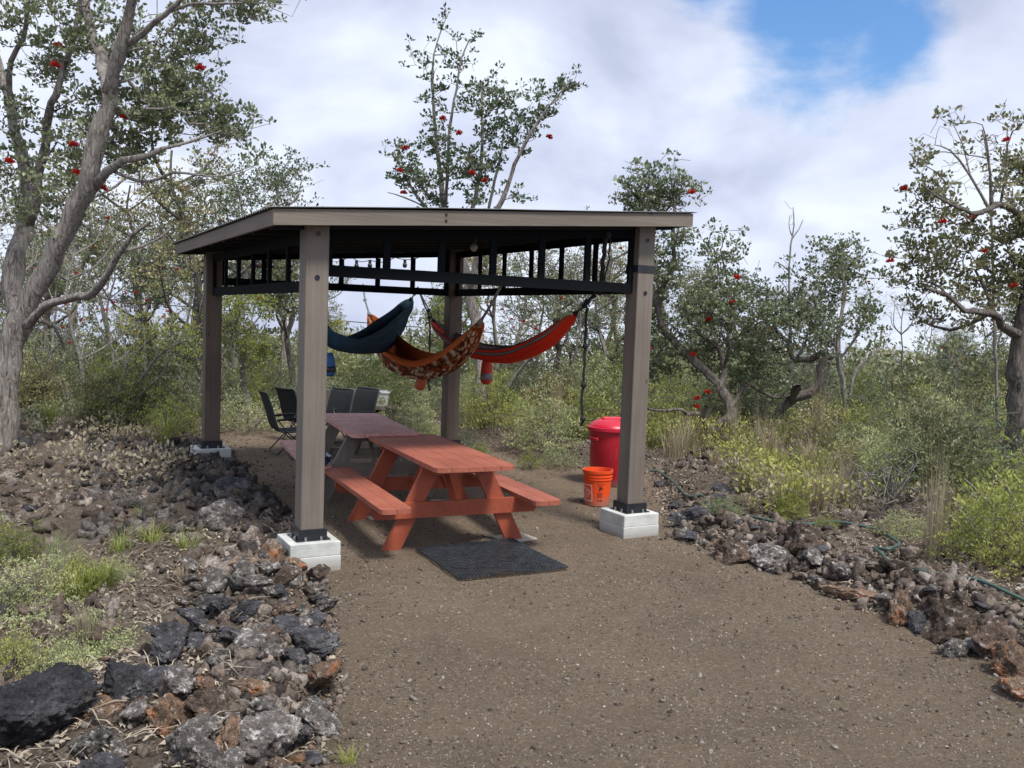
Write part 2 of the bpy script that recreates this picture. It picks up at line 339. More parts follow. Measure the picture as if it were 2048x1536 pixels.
def bark_mat(name, cols, sc=1.):
    m, t, b = mat(name)
    n = noise_n(t, 1.0, 8, .68, mscale=(26*sc, 26*sc, 3.5*sc), dist=1.2); n2 = noise_n(t, 2.3, 4, .5)
    c = ramp(t, n.outputs[0], [(.36, cols[0]), (.47, cols[1]), (.64, cols[2])])
    n7 = noise_n(t, 5.5, 8, .7); lm = N(t, 'ShaderNodeMapRange'); t.links.new(n7.outputs[0], lm.inputs[0]); lm.inputs[1].default_value = .58; lm.inputs[2].default_value = .64; lm.inputs[4].default_value = .55
    c = mixc(t, lm.outputs[0], c, (.42, .42, .38))
    c = mixc(t, .2, c, ramp(t, n2.outputs[0], [(.35, cols[0]), (.65, cols[2])]))
    t.links.new(c, b.inputs['Base Color']); b.inputs['Roughness'].default_value = .9; b.inputs['Specular IOR Level'].default_value = .2
    bump(t, b, n.outputs[0], 1., .08); return m
M_bark = bark_mat('grey_bark', ((0.068, 0.057, 0.049), (0.317, 0.284, 0.257), (0.567, 0.527, 0.493)))
M_barkm = bark_mat('brown_grey_bark', ((.05, .041, .035), (.16, .138, .12), (.32, .29, .265)))
M_barkd = bark_mat('dark_bark', ((0.040, 0.032, 0.027), (0.144, 0.123, 0.109), (0.336, 0.304, 0.272)))
M_twig = bark_mat('pale_dead_wood', ((0.169, 0.150, 0.130), (0.338, 0.312, 0.286), (0.520, 0.494, 0.461)))

# ------------------------------------------------------------------ terrain
POLY = [(-.76, .2), (-.74, 3.79), (-.83, 4.62), (-1.07, 5.6), (-1.38, 6.69), (-1.62, 7.3), (-1.9, 8.08), (-2.35, 9.12), (-3.45, 11.3), (-4.2, 13.4),
        (-4.2, 15.2), (-2.3, 15.4), (-1.5, 13.6), (-.6, 12.7), (.5, 12.2), (1.0, 11.6), (1.75, 11.4), (1.62, 9.3), (1.5, 8.2), (2.0, 7.5), (2.46, 6.35), (2.9, 5.75), (2.95, 4.9), (3.15, 4.1), (3.4, .2)]
def poly_dist(x, y):
    """signed distance to the gravel outline: negative inside"""
    x = np.asarray(x, float); y = np.asarray(y, float); d = np.full(x.shape, 1e9); ins = np.zeros(x.shape, bool); n = len(POLY)
    for i in range(n):
        ax, ay = POLY[i]; bx, by = POLY[(i+1) % n]; ex, ey = bx-ax, by-ay
        t = np.clip(((x-ax)*ex+(y-ay)*ey)/(ex*ex+ey*ey), 0, 1)
        d = np.minimum(d, np.hypot(x-ax-t*ex, y-ay-t*ey))
        c = ((ay > y) != (by > y)) & (x < (bx-ax)*(y-ay)/((by-ay) if abs(by-ay) > 1e-9 else 1e-9)+ax); ins ^= c
    return np.where(ins, -d, d)
def bumpat(x, y, cx, cy, r, h): return h*np.exp(-((x-cx)**2+(y-cy)**2)/(r*r))
def H(x, y):
    x = np.asarray(x, float); y = np.asarray(y, float)
    base = np.clip((y-7.5)*.018, 0, .22)
    d = poly_dist(x, y)
    wob = d + (fbm(x*3, y*3, 3, 5)-.5)*.3
    m = sm(.0, .55, wob)
    lump = (fbm(x*1.1, y*1.1, 3, 11)-.3)*.26 + np.abs(fbm(x*4, y*4, 3, 21)-.5)*.16 + np.abs(fbm(x*9, y*9, 3, 31)-.5)*.13
    edge = .1*np.exp(-((wob-.35)/.3)**2)
    near = np.exp(-np.maximum(d-4, 0)/3)
    z = base + m*(lump*near + (1-near)*(fbm(x*.15, y*.15, 3, 3)-.45)*.6) + edge*m - np.maximum(y-21, 0)*.075 - np.maximum(y-40, 0)*.05
    z = z + (1-m)*((fbm(x*.8, y*.8, 3, 2)-.5)*.025 + (fbm(x*3.4, y*3.4, 2, 47)-.5)*.022 + (fbm(x*9, y*9, 3, 41)-.5)*.020)
    z = z + bumpat(x, y, -3.3, 9.55, .55, .16)*m + bumpat(x, y, -4.0, 9.9, .5, .12)*m + bumpat(x, y, -2.75, 9.0, .5, .10)*m + bumpat(x, y, -1.7, 4.2, .5, .1)*m + bumpat(x, y, .9, 12.6, .6, .12)*m + bumpat(x, y, -.2, 13.4, .6, .1)*m
    return z
def H1(x, y): return float(H(np.array([x]), np.array([y]))[0])
def gp(px, py):                         # where the sight line of a pixel meets the ground
    d = ray(px, py); z = 0.
    for _ in range(4):
        t = (z-CH)/d.z; p = Vector((0, 0, CH))+d*t; z = H1(p.x, p.y)
    return Vector((p.x, p.y, z))
def axis(lo, hi, st, far, n):
    core = np.arange(lo, hi, st); g = np.geomspace(st, far, n)
    return np.concatenate([lo-np.cumsum(g)[::-1], core, hi+np.cumsum(g)])
xs = axis(-5.2, 5.2, .036, 60, 46); ys = axis(2.6, 15.5, .036, 70, 46); ys = ys[ys > -60]; ys = np.concatenate([[-60, -20, -6, -1], ys[ys > .2]])
X, Y = np.meshgrid(xs, ys); Z = H(X, Y); nx, ny = len(xs), len(ys)
Vt = np.stack([X.ravel(), Y.ravel(), Z.ravel()], 1)
idx = np.arange(nx*ny).reshape(ny, nx)
Fa = np.stack([idx[:-1, :-1].ravel(), idx[:-1, 1:].ravel(), idx[1:, 1:].ravel(), idx[1:, :-1].ravel()], 1)
cxy = Vt[Fa].mean(1); dd = poly_dist(cxy[:, 0], cxy[:, 1]) + (fbm(cxy[:, 0]*5, cxy[:, 1]*5, 3, 77)-.5)*.35
for nm, msk, mt in (('gravel_path', dd < .08, M_grav), ('ground', dd >= .08, M_soil)):
    fs = Fa[msk]; u, inv = np.unique(fs, return_inverse=True)
    o = link(nm, np_mesh(nm, Vt[u], inv.reshape(fs.shape), mt, True)); o['kind'] = 'structure'

# ------------------------------------------------------------------ gazebo
CA, SA = math.cos(YAW), math.sin(YAW); AC = Vector((-1.5586, 6.7927, 0))
def G(x, y, z=0): return Vector((AC.x+x*CA-y*SA, AC.y+x*SA+y*CA, z))
WL, LL, S = 3.205, 4.205, .1775
gz = empty('picnic_shelter', AC, YAW, 'open timber picnic shelter with four square posts on white blocks and a low sloping roof', 'shelter')
zr, ra = 2.698, .0768
def rz(x): return zr + ra*x
def shear(z0, x):                       # matrix that follows the roof slope
    return None
posts = {'A': (0, 0, 0.), 'B': (WL-S, 0, 0.), 'C': (0, LL-S, .14), 'D': (WL-S, LL-S, .05)}
for k, (x, y, dz) in posts.items():
    zt = rz(x)-.06
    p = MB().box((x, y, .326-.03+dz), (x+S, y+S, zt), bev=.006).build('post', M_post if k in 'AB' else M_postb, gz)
    o = (.394-S)/2
    fm = MB().box((x-o, y-o, -.15), (x+S+o, y+S+o, .119+dz), bev=.004)
    fm.box((x-o+.003, y-o+.003, .1192+dz), (x+S+o-.003, y+S+o-.003, .226+dz), bev=.005)
    f = fm.build('footing', M_conc, gz)
    bs = MB(); e = .022; z0 = .226+dz; z1 = z0+.085
    bs.box((x-e, y-e, z0), (x+S+e, y-.004, z1)); bs.box((x-e, y+S+.004, z0), (x+S+e, y+S+e, z1))
    bs.box((x-e, y-.004, z0+.001), (x-.004, y+S+.004, z1-.001)); bs.box((x+S+.004, y-.004, z0+.001), (x+S+e, y+S+.004, z1-.001))
    bs.box((x-e-.022, y-e-.022, z0+.0005), (x+S+e+.022, y+S+e+.022, z0+.009)); bs.box((x-.003, y-.003, z0+.01), (x+S+.003, y+S+.003, z0+.06))
    base = bs.build('post_base', M_black, p)
    for bx, by in ((.03, -.033), (.15, -.033), (-.033, .04), (-.033, .14)):
        MB().lathe([(0, z0+.03), (.011, z0+.03), (.011, z0+.008), (.016, z0+.008), (.016, z0)], 10, Matrix.Translation((x+bx, y+by, 0))).build('bolt', M_bolt, base)
    if k in 'AB':
        for zb in (2.215+(.02 if k == 'B' else 0), 2.54+(.0 if k == 'A' else .17)):
            MB().lathe([(0, 0), (.02, 0), (.02, .004), (.012, .004), (.011, .0005)], 16, Matrix.Translation((x+S*.5, y-.001, zb)) @ Matrix.Rotation(R_(90), 4, 'X')).build('bolt_hole', M_black, p)
# steel strap round the front right post
x, y, dz = posts['B']; sb = MB(); e = .006
sb.box((x-e, y-e, 2.42), (x+S+e, y, 2.485)); sb.box((x-e, y+S, 2.42), (x+S+e, y+S+e, 2.485)); sb.box((x-e, y, 2.421), (x, y+S, 2.484)); sb.box((x+S, y, 2.421), (x+S+e, y+S, 2.484))
sb.build('steel_strap', M_black, gz)
# header frames
def sloped(m, xa, xb, y0, y1, da, db):   # board following the roof slope in x; da/db depth below the roof plane
    vs = [(xx, yy, rz(xx)-d) for d in (db, da) for yy in (y0, y1) for xx in (xa, xb)]
    m.add(vs, [(0, 2, 3, 1), (4, 5, 7, 6), (0, 1, 5, 4), (2, 6, 7, 3), (0, 4, 6, 2), (1, 3, 7, 5)])
def frame_x(y0, nb, seed):
    m = MB(); ya, yb = y0+.07, y0+.108; zb = 2.231
    m.box((S+.002, ya, zb), (WL-S-.002, yb, zb+.088)); sloped(m, S+.002, WL-S-.002, ya, yb, .13, .2)
    fr = m.build('header_frame', M_frame, gz)
    for i in range(nb+1):
        xc = S+.022+(WL-2*S-.044)*i/nb
        MB().box((xc-.028, ya+.003, zb+.089), (xc+.028, yb-.003, rz(xc)-.202)).build('stud', M_frame, fr)
def frame_y(x0, zb, nb, zt):
    m = MB(); xa, xb = x0+.07, x0+.108
    m.box((xa, S+.002, zb), (xb, LL-S-.002, zb+.088)); m.box((xa, S+.002, zt-.08), (xb, LL-S-.002, zt))
    fr = m.build('header_frame', M_frame, gz)
    for i in range(nb+1):
        yc = S+.022+(LL-2*S-.044)*i/nb
        MB().box((xa+.003, yc-.026, zb+.089), (xb-.003, yc+.026, zt-.081)).build('stud', M_frame, fr)
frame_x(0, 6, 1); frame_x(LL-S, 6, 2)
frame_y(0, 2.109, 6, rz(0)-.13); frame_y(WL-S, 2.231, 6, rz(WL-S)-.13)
# short black posts clad over the upper part of the two front posts, inside
ov1, ov2, ov3, th = .286, .168, .282, .114
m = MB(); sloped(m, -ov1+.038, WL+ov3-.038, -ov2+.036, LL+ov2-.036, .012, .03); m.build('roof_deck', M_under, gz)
m = MB(); sloped(m, -ov1, WL+ov3, -ov2, -ov2+.035, .0, th); m.build('fascia_board', M_fasc_x, gz)
m = MB(); sloped(m, -ov1, WL+ov3, LL+ov2-.035, LL+ov2, .0, th); m.build('fascia_board', M_fasc_x, gz)
m = MB(); sloped(m, -ov1+.001, -ov1+.036, -ov2+.0355, LL+ov2-.0355, .001, th-.001); m.build('fascia_board', M_fasc_y, gz)
m = MB(); sloped(m, WL+ov3-.036, WL+ov3-.001, -ov2+.0355, LL+ov2-.0355, .001, th-.001); m.build('fascia_board', M_fasc_y, gz)
for i in range(8):
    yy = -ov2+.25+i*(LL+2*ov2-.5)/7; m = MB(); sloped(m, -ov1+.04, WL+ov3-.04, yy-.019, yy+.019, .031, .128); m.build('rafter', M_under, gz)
# joint bolts on the front fascia
for zz in (-.03, -.078):
    MB().lathe([(0, 0), (.011, 0), (.011, .004), (0, .0041)], 12, Matrix.Translation((1.05, -ov2-.001, rz(1.05)+zz)) @ Matrix.Rotation(R_(90), 4, 'X')).build('bolt', M_black, gz)
# corrugated roof sheet
nyc = 160; yv = np.linspace(-ov2-.02, LL+ov2+.02, nyc); xv = np.linspace(-ov1-.03, WL+ov3+.03, 30)
GX, GY = np.meshgrid(xv, yv); GZ = zr+ra*GX+.014+.009*np.sin(GY*2*math.pi/.076)+.004*np.sin(GX*1.7)
VV = np.stack([GX.ravel(), GY.ravel(), GZ.ravel()], 1); VV = np.vstack([VV, VV-[0, 0, .0015]])
ii = np.arange(nyc*30).reshape(nyc, 30); q = np.stack([ii[:-1, :-1].ravel(), ii[:-1, 1:].ravel(), ii[1:, 1:].ravel(), ii[1:, :-1].ravel()], 1)
link('roof_sheet', np_mesh('roof_sheet', VV, np.vstack([q, q[:, ::-1]+nyc*30]), M_roofm, True), gz)

# ------------------------------------------------------------------ picnic tables
def board(m, x0, x1, y0, y1, z0, z1, corner=0, cs=(1, 1, 1, 1)):
    """flat board with optionally clipped corners; cs = fl, fr, br, bl"""
    c = corner
    pts = []
    for (px, py, sx, sy), on in zip(((x0, y0, 1, 1), (x1, y0, -1, 1), (x1, y1, -1, -1), (x0, y1, 1, -1)), cs):
        if on and c:
            a = (px+sx*c, py); bb = (px, py+sy*c); mid = (px+sx*c*.3, py+sy*c*.3)
            pts += ([bb, mid, a] if (sx, sy) in ((1, 1), (-1, -1)) else [a, mid, bb])
        else: pts.append((px, py))
    m.prism(pts, z0, z1)
def picnic_table(loc, rzz, label, top_m, leg_m, edge_m, Lh=1.0, bench2=True):
    root = empty('picnic_table', loc, rzz, label, 'picnic table')
    hw = .352; n = 5; bw = 2*hw/n; m = MB()
    for i in range(n):
        a = -hw+i*bw; cs = (i == 0, i == n-1, i == n-1, i == 0)
        board(m, a+.0015, a+bw-.0015, -Lh, Lh, .712, .75, .06, cs)
    m.build('tabletop', top_m, root)
    for s in (-1, 1):
        m = MB(); xo, xi = .79, .53; wd = (xo-xi)/2
        for i in range(2):
            a = (xi+i*wd); x0, x1 = (a+.0015, a+wd-.0015) if s > 0 else (-a-wd+.0015, -a-.0015)
            outer = i == 1
            cs = ((0, outer, outer, 0) if s > 0 else (outer, 0, 0, outer)) if outer else ((1, 0, 0, 1) if s > 0 else (0, 1, 1, 0))
            board(m, x0, x1, -Lh, Lh, .402, .44, .05, cs)
        m.build('bench', top_m, root)
    for s in (-1, 1):
        yy = s*(Lh-.42)
        m = MB(); m.add([(x, y, z) for y in (yy-.019, yy+.019) for x, z in ((-.76, .401), (.76, .401), (.76, .33), (.72, .27), (-.72, .27), (-.76, .33))],
                        [(0, 1, 2, 3, 4, 5)[::1], (11, 10, 9, 8, 7, 6)] + [(i, 6+i, 6+(i+1) % 6, (i+1) % 6) for i in range(6)])
        m.build('seat_support', edge_m, root)
        m = MB(); m.add([(x, y, z) for y in (yy-.019, yy+.019) for x, z in ((-.33, .711), (.33, .711), (.33, .67), (.28, .63), (-.28, .63), (-.33, .67))],
                        [(0, 1, 2, 3, 4, 5)[::1], (11, 10, 9, 8, 7, 6)] + [(i, 6+i, 6+(i+1) % 6, (i+1) % 6) for i in range(6)])
        m.build('top_support', edge_m, root)
        for t_ in (-1, 1):
            y0, y1 = (yy-.0585, yy-.0195) if s < 0 else (yy+.0195, yy+.0585)
            if s < 0: y0, y1 = yy+.0195, yy+.0585
            else: y0, y1 = yy-.0585, yy-.0195
            q = [(t_*.645, 0), (t_*.485, 0), (t_*.135, .70), (t_*.295, .70)]
            m = MB(); m.add([(x, y, z) for y in (y0, y1) for x, z in q], [(0, 1, 2, 3), (7, 6, 5, 4)] + [(i, 4+i, 4+(i+1) % 4, (i+1) % 4) for i in range(4)])
            m.build('leg', leg_m, root)
        # diagonal brace
        m = MB(); m.tube([(0, yy-s*.04, .34), (0, yy-s*.45, .69)], .032, 4); m.build('brace', edge_m, root)
    return root
T1 = R_(24.5); c1, s1 = math.cos(T1), math.sin(T1)
def rot(v, a): return Vector((v[0]*math.cos(a)-v[1]*math.sin(a), v[0]*math.sin(a)+v[1]*math.cos(a), 0))
p1 = Vector((-.575, 7.12, .01)) + rot((.352, 1.02), T1)
picnic_table(p1, T1, 'red stained picnic table in front, bright orange red end frame facing the black mat', M_red, M_redend, M_redend, 1.02)
T2 = R_(22); p2 = Vector((-1.54, 8.84, .03)) + rot((.352, .97), T2)
picnic_table(p2, T2, 'faded pinkish picnic table behind the red one, its legs bare grey timber', M_faded, M_raw, M_rawx, .96)
# boards under the feet
def slab(px, py, w, l, a, name, label, m, cat, h=.02):
    p = gp(px, py); o = MB().box((-w/2, -l/2, 0), (w/2, l/2, h), bev=.003).build(name, m); o.location = p+Vector((0, 0, .003)); o.rotation_euler = (0, 0, a); tag(o, label, cat); return o
slab(1030, 1078, .30, .26, T1+.2, 'paving_slab', 'flat pale slab under the right front leg of the red picnic table', M_board, 'slab', .018)
slab(772, 1033, .42, .14, T1+.35, 'wood_plank', 'thin pale plank on the gravel under the left bench of the red table', M_board, 'plank', .015)
slab(890, 1005, .3, .09, .1, 'wood_offcut', 'short timber offcut lying under the tables', M_board, 'wood offcut', .02)
# cloth on the bench
M_cloth, t, b = mat('navy_and_white_cloth'); v = N(t, 'ShaderNodeTexVoronoi'); v.inputs['Scale'].default_value = 14
cc = N(t, 'ShaderNodeTexCoord'); t.links.new(cc.outputs['Object'], v.inputs[0]); hs = N(t, 'ShaderNodeSeparateColor'); t.links.new(v.outputs['Color'], hs.inputs[0])
t.links.new(ramp(t, hs.outputs[0], [(0, (.01, .012, .05)), (.55, (.015, .02, .07)), (.6, (.45, .5, .6)), (1, (.6, .62, .7))], 'CONSTANT'), b.inputs['Base Color']); b.inputs['Roughness'].default_value = .9
bm = bmesh.new(); bmesh.ops.create_icosphere(bm, subdivisions=4, radius=1)
for vv in bm.verts:
    d = noise.noise(vv.co*1.7+Vector((3, 1, 7)))*.45+noise.noise(vv.co*4)*.22
    vv.co = Vector((vv.co.x*.115, vv.co.y*.085, max(vv.co.z, -.75)*.075+.055))*(1+d)
me = bpy.data.meshes.new('cloth_bundle'); bm.to_mesh(me); bm.free(); me.polygons.foreach_set('use_smooth', np.ones(len(me.polygons), bool))
o = link('cloth_bundle', me, None, M_cloth); q = p2 + rot((-.66, -.86), T2); o.location = (q.x, q.y, .475); tag(o, 'crumpled navy and white cloth on the near end of the faded bench', 'cloth')

# ------------------------------------------------------------------ rubber mat
def quad_at(pxs): return [gp(*p) for p in pxs]
mq = quad_at([(833, 1103), (920, 1163), (1135, 1141), (1025, 1083)])
def bil(u, v): return mq[0]*(1-u)*(1-v)+mq[3]*u*(1-v)+mq[2]*u*v+mq[1]*(1-u)*v
M_mat = simple('black_rubber', (.012, .014, .018), (.045, .05, .058), 20, .42, .2)
m = MB(); nu, nv = 30, 22
def matz(u, v): return .012 + .009*math.exp(-((v-1)/.05)**2)*math.exp(-((u-.42)/.14)**2)*2 + .004*math.sin(u*9+v*5) + .004
def strip(pts, wv):
    """a rubber bar along pts with half-width vector wv, square section"""
    vs = []; fs = []
    for p in pts:
        for a, z in ((-1, 0), (1, 0), (1, .014), (-1, .014)): vs.append(p+wv*a+Vector((0, 0, z)))
    for i in range(len(pts)-1):
        for k in range(4): fs.append((i*4+k, i*4+(k+1) % 4, i*4+4+(k+1) % 4, i*4+4+k))
    fs += [(3, 2, 1, 0), tuple(len(vs)-4+k for k in range(4))]; m.add(vs, fs)
dirv = (mq[1]-mq[0]).normalized(); diru = (mq[3]-mq[0]).normalized()
for i in range(nu+1):
    u = i/nu; strip([bil(u, v/12)+Vector((0, 0, matz(u, v/12))) for v in range(13)], diru*.0055)
for j in range(nv+1):
    v = j/nv; strip([bil(u/14, v)+Vector((0, 0, matz(u/14, v)+.0012)) for u in range(15)], dirv*.0055)
o = m.build('rubber_mat', M_mat); tag(o, 'black open grid rubber mat on the gravel before the red table', 'mat')

# ------------------------------------------------------------------ bin and bucket
M_bin = simple('red_plastic', (.36, .006, .016), (.44, .009, .022), 4, .45, .05, dust=.35)
M_lid = simple('red_plastic_lid', (.48, .012, .035), (.56, .016, .045), 4, .35, .05)
M_white = simple('white_plastic', (.6, .62, .6), (.75, .77, .75), 6, .5, .05)
bp_ = gp(1219, 966); bin_ = empty('rubbish_bin', bp_, .3, 'large round red plastic rubbish bin with a lid behind the front right post', 'bin')
m = MB(); m.lathe([(0, 0), (.215, 0), (.225, .02), (.262, .60), (.262, .625), (.275, .63), (.275, .665), (.255, .665), (.25, .60), (.21, .03), (0, .03)], 56)
for k in range(10):
    a = k*2*math.pi/10
m.build('bin_body', M_bin, bin_, True, True)
for s in (-1, 1):
    MB().box((-.07, -.02, .53), (.07, .035, .575), Matrix.Rotation(R_(-70 + (180 if s > 0 else 0)), 4, 'Z') @ Matrix.Translation((0, .262, 0)), bev=.012).build('handle', M_bin, bin_)
lid = MB().lathe([(.285, .645), (.293, .65), (.293, .685), (.27, .69), (.26, .71), (.235, .725), (.2, .755), (.12, .775), (0, .78)], 56)
lid.box((-.13, -.035, .74), (.13, .035, .80), bev=.015)
lid.build('lid', M_lid, bin_, True, True)
MB().add([(.2575*math.cos(a), .2575*math.sin(a)-.0, z) for a in [R_(d) for d in (-205, -197, -189, -181)] for z in (.47, .60)], [(i*2, i*2+2, i*2+3, i*2+1) for i in range(3)]).build('sticker', M_white, bin_)

M_orange = simple('orange_plastic', (.72, .062, .006), (.82, .085, .012), 3, .45, .03, dust=.3)
M_ink = simple('dark_print', (.05, .015, .01), (.07, .02, .015), 30, .6, 0)
M_wink = simple('white_print', (.75, .7, .66), (.8, .76, .72), 30, .6, 0)
bq = gp(1193, 1008); bk = empty('bucket', bq, 0, 'bright orange plastic bucket standing on the gravel beside the front right post', 'bucket')
def rb(z): return .128+(.152-.128)*z/.37
m = MB(); m.lathe([(0, 0), (rb(0), 0), (rb(.27), .27), (rb(.27)+.008, .272), (rb(.27)+.008, .28), (rb(.3), .282), (rb(.3), .3), (rb(.3)+.008, .302), (rb(.3)+.008, .31), (rb(.33), .312), (rb(.34), .34), (rb(.34)+.01, .342), (rb(.37)+.009, .37), (rb(.37)-.004, .37), (rb(.3)-.006, .30), (rb(0)-.004, .006), (0, .006)], 56)
m.build('bucket_body', M_orange, bk, True, True)
def wrap(me, ang0, z0, sc, off=.0012, tilt=0):
    for v in me.vertices:
        x, y = v.co.x*sc, v.co.y*sc
        x, y = x*math.cos(tilt)-y*math.sin(tilt), x*math.sin(tilt)+y*math.cos(tilt)
        z = z0+y; r = rb(z)+off; a = ang0 + x/r; v.co = Vector((r*math.cos(a), r*math.sin(a), z))
def text_mesh(s):
    cu = bpy.data.curves.new('t', 'FONT'); cu.body = s; cu.align_x = 'CENTER'; cu.align_y = 'CENTER'; cu.resolution_u = 2
    ob = bpy.data.objects.new('t', cu); COL.objects.link(ob); bpy.context.view_layer.update()
    me = bpy.data.meshes.new_from_object(ob.evaluated_get(bpy.context.evaluated_depsgraph_get())); bpy.data.objects.remove(ob); return me
def patch(x0, x1, y0, y1, n=10):
    m = MB()
    for i in range(n):
        a, b2 = x0+(x1-x0)*i/n, x0+(x1-x0)*(i+1)/n; m.add([(a, y0, 0), (b2, y0, 0), (b2, y1, 0), (a, y1, 0)], [(0, 1, 2, 3)])
    return m
aL = R_(-152); m = MB()
for a in ((-.085, .085, .08, .086), (-.085, .085, -.086, -.08), (-.085, -.079, -.08, .08), (.079, .085, -.08, .08)):
    mm = patch(*a); m.add(mm.v, mm.f)
o = m.build('printed_logo', M_wink, bk); wrap(o.data, aL, .135, 1)
for i, s in enumerate(('THE', 'HOME', 'DEPOT')):
    me = text_mesh(s); o = link('printed_letters', me, bk, M_wink)
    for v in me.vertices: v.co.y += .85-i*.85
    wrap(me, aL, .135, (.052, .045, .043)[i], .0014, R_(45))
aR = R_(-82); me = text_mesh('WARNING'); o = link('printed_warning', me, bk, M_ink); wrap(me, aR, .232, .019)
m = MB()
for a in ((-.02, .022, .035, .045), (-.012, .012, .0, .03), (.0, .03, .012, .028), (-.018, .0, -.008, .004)):
    mm = patch(*a, 3); m.add(mm.v, mm.f)
for r_ in range(6):
    mm = patch(-.03, .03-(r_ % 3)*.006, -.028-r_*.010, -.024-r_*.010, 4); m.add(mm.v, mm.f)
for xx in (-.012, .016):
    mm = patch(xx-.01, xx+.006, -.118, -.1, 2); m.add(mm.v, mm.f)
o = m.build('printed_warning', M_ink, bk); wrap(o.data, aR, .17, 1)
hp = [Vector(((rb(.3)+.012)*math.cos(a), (rb(.3)+.012)*math.sin(a), .30 - .1*math.sin(a-R_(20)) if False else .30)) for a in ()]
MB().tube([((rb(.3)+.012)*math.cos(R_(d)), (rb(.3)+.012)*math.sin(R_(d)), .305-.13*math.sin(R_(d-20))) for d in range(20, 201, 12)], .0025, 6).build('bail_handle', M_bolt, bk)

# ------------------------------------------------------------------ folding chairs
M_sling = simple('black_mesh_fabric', (.008, .009, .012), (.017, .019, .024), 40, .9, .2)
M_tube = simple('dark_grey_tube', (.06, .065, .07), (.1, .105, .11), 10, .4, .05, metal=.4)
def chair(loc, rzz, label):
    r = empty('folding_chair', loc, rzz, label, 'folding chair', 'black folding chairs round the back of the shelter')
    m = MB()
    prof = [(.30, .43), (.1, .405), (-.1, .40), (-.18, .42), (-.22, .5), (-.26, .65), (-.31, .85), (-.37, 1.04), (-.40, 1.1), (-.43, 1.12)]
    def sheet(pr, w):
        n = 7; vs = []; fs = []
        for k in (0, 1):
            for i, (y, z) in enumerate(pr):
                for j in range(n):
                    x = -w+2*w*j/(n-1); vs.append((x, y+k*.008, z-.02*(1-(x/w)**2)-k*.006))
        L_ = len(pr)
        for k in (0, 1):
            for i in range(L_-1):
                for j in range(n-1):
                    a = k*L_*n+i*n+j; f = (a, a+1, a+n+1, a+n); fs.append(f if k else f[::-1])
        return vs, fs
    MB().add(*sheet(prof[:3], .245)).build('seat', M_sling, r, True); MB().add(*sheet(prof[3:], .25)).build('backrest', M_sling, r, True)
    for s in (-1, 1):
        MB().tube([(s*.255, y, z) for y, z in prof], .012, 8).build('side_rail', M_tube, r, True)
        ar = MB(); ar.tube([(s*.29, -.24, .62), (s*.30, -.05, .645), (s*.30, .15, .66), (s*.29, .25, .64)], [.018, .024, .024, .014], 8); ar.build('armrest', M_sling, r, True)
        MB().tube([(s*.285, .2, .64), (s*.28, .12, .42), (s*.275, -.22, .01)], .011, 8).build('leg', M_tube, r, True)
        MB().tube([(s*.265, -.2, .6), (s*.27, -.08, .42), (s*.265, .3, .01)], .011, 8).build('leg', M_tube, r, True)
    for a_, b_ in (((-.275, -.22, .02), (.275, -.22, .02)), ((-.265, .3, .02), (.265, .3, .02)), ((-.25, .29, .43), (.25, .29, .43)), ((-.25, -.40, 1.1), (.25, -.40, 1.1))): MB().tube([a_, b_], .012, 8).build('cross_bar', M_tube, r, True)
    return r
def gpos(px, py): p = gp(px, py); return p
ch0 = chair(gpos(574, 905), R_(-62), 'black folding chair seen side on between the two left posts')
for px, py, a, lb in ((656, 887, 152, 'black folding chair right beside the front left post, beyond the faded table'), (706, 884, 150, 'black folding chair before the white tub, beyond the faded table'), (604, 880, -40, 'black folding chair mostly hidden behind the front left post')):
    c_ = copy_tree(ch0); c_.location = gpos(px, py); c_.rotation_euler = (0, 0, R_(a)); c_['label'] = lb; c_.scale = (.84, .8, .7)
ch0.scale = (.86, .84, .74)
# white tub on a stump, marker post
tp = up(738, 822, 15.6); tb = empty('storage_tub', (tp.x, tp.y, H1(tp.x, tp.y)), .05, 'white plastic tub with a rim standing beyond the folding chairs', 'tub')
zt0 = .2; m = MB(); w0, w1 = .32, .35
m.add([(-w0, -.2, zt0), (w0, -.2, zt0), (w0, .2, zt0), (-w0, .2, zt0), (-w1, -.23, zt0+.22), (w1, -.23, zt0+.22), (w1, .23, zt0+.22), (-w1, .23, zt0+.22)], [(3, 2, 1, 0), (0, 1, 5, 4), (1, 2, 6, 5), (2, 3, 7, 6), (3, 0, 4, 7), (4, 5, 6, 7)])
m.build('tub_body', M_white, tb); MB().box((-w1-.015, -.245, zt0+.221), (w1+.015, .245, zt0+.25), bev=.005).build('lid', M_white, tb)
m = MB(); m.box((-.3, -.2, .14), (.3, .2, .198));
for a in (-.26, .26):
    for c_ in (-.16, .16): m.box((a-.03, c_-.03, -.05), (a+.03, c_+.03, .139))
m.build('stand', M_rawx, tb)
mp_ = up(843, 850, 17); mk = empty('marker_post', (mp_.x, mp_.y, H1(mp_.x, mp_.y)), 0, 'thin red and dark blue marker post in the scrub left of the back post', 'marker post')
MB().tube([(0, 0, 0), (0, 0, .40)], .06, 10).build('lower_sleeve', simple('dark_blue_cloth', (.02, .025, .05), (.04, .05, .08), 9, .8), mk); MB().tube([(0, 0, .401), (.01, 0, .74)], .04, 10).build('upper_post', M_lid, mk)

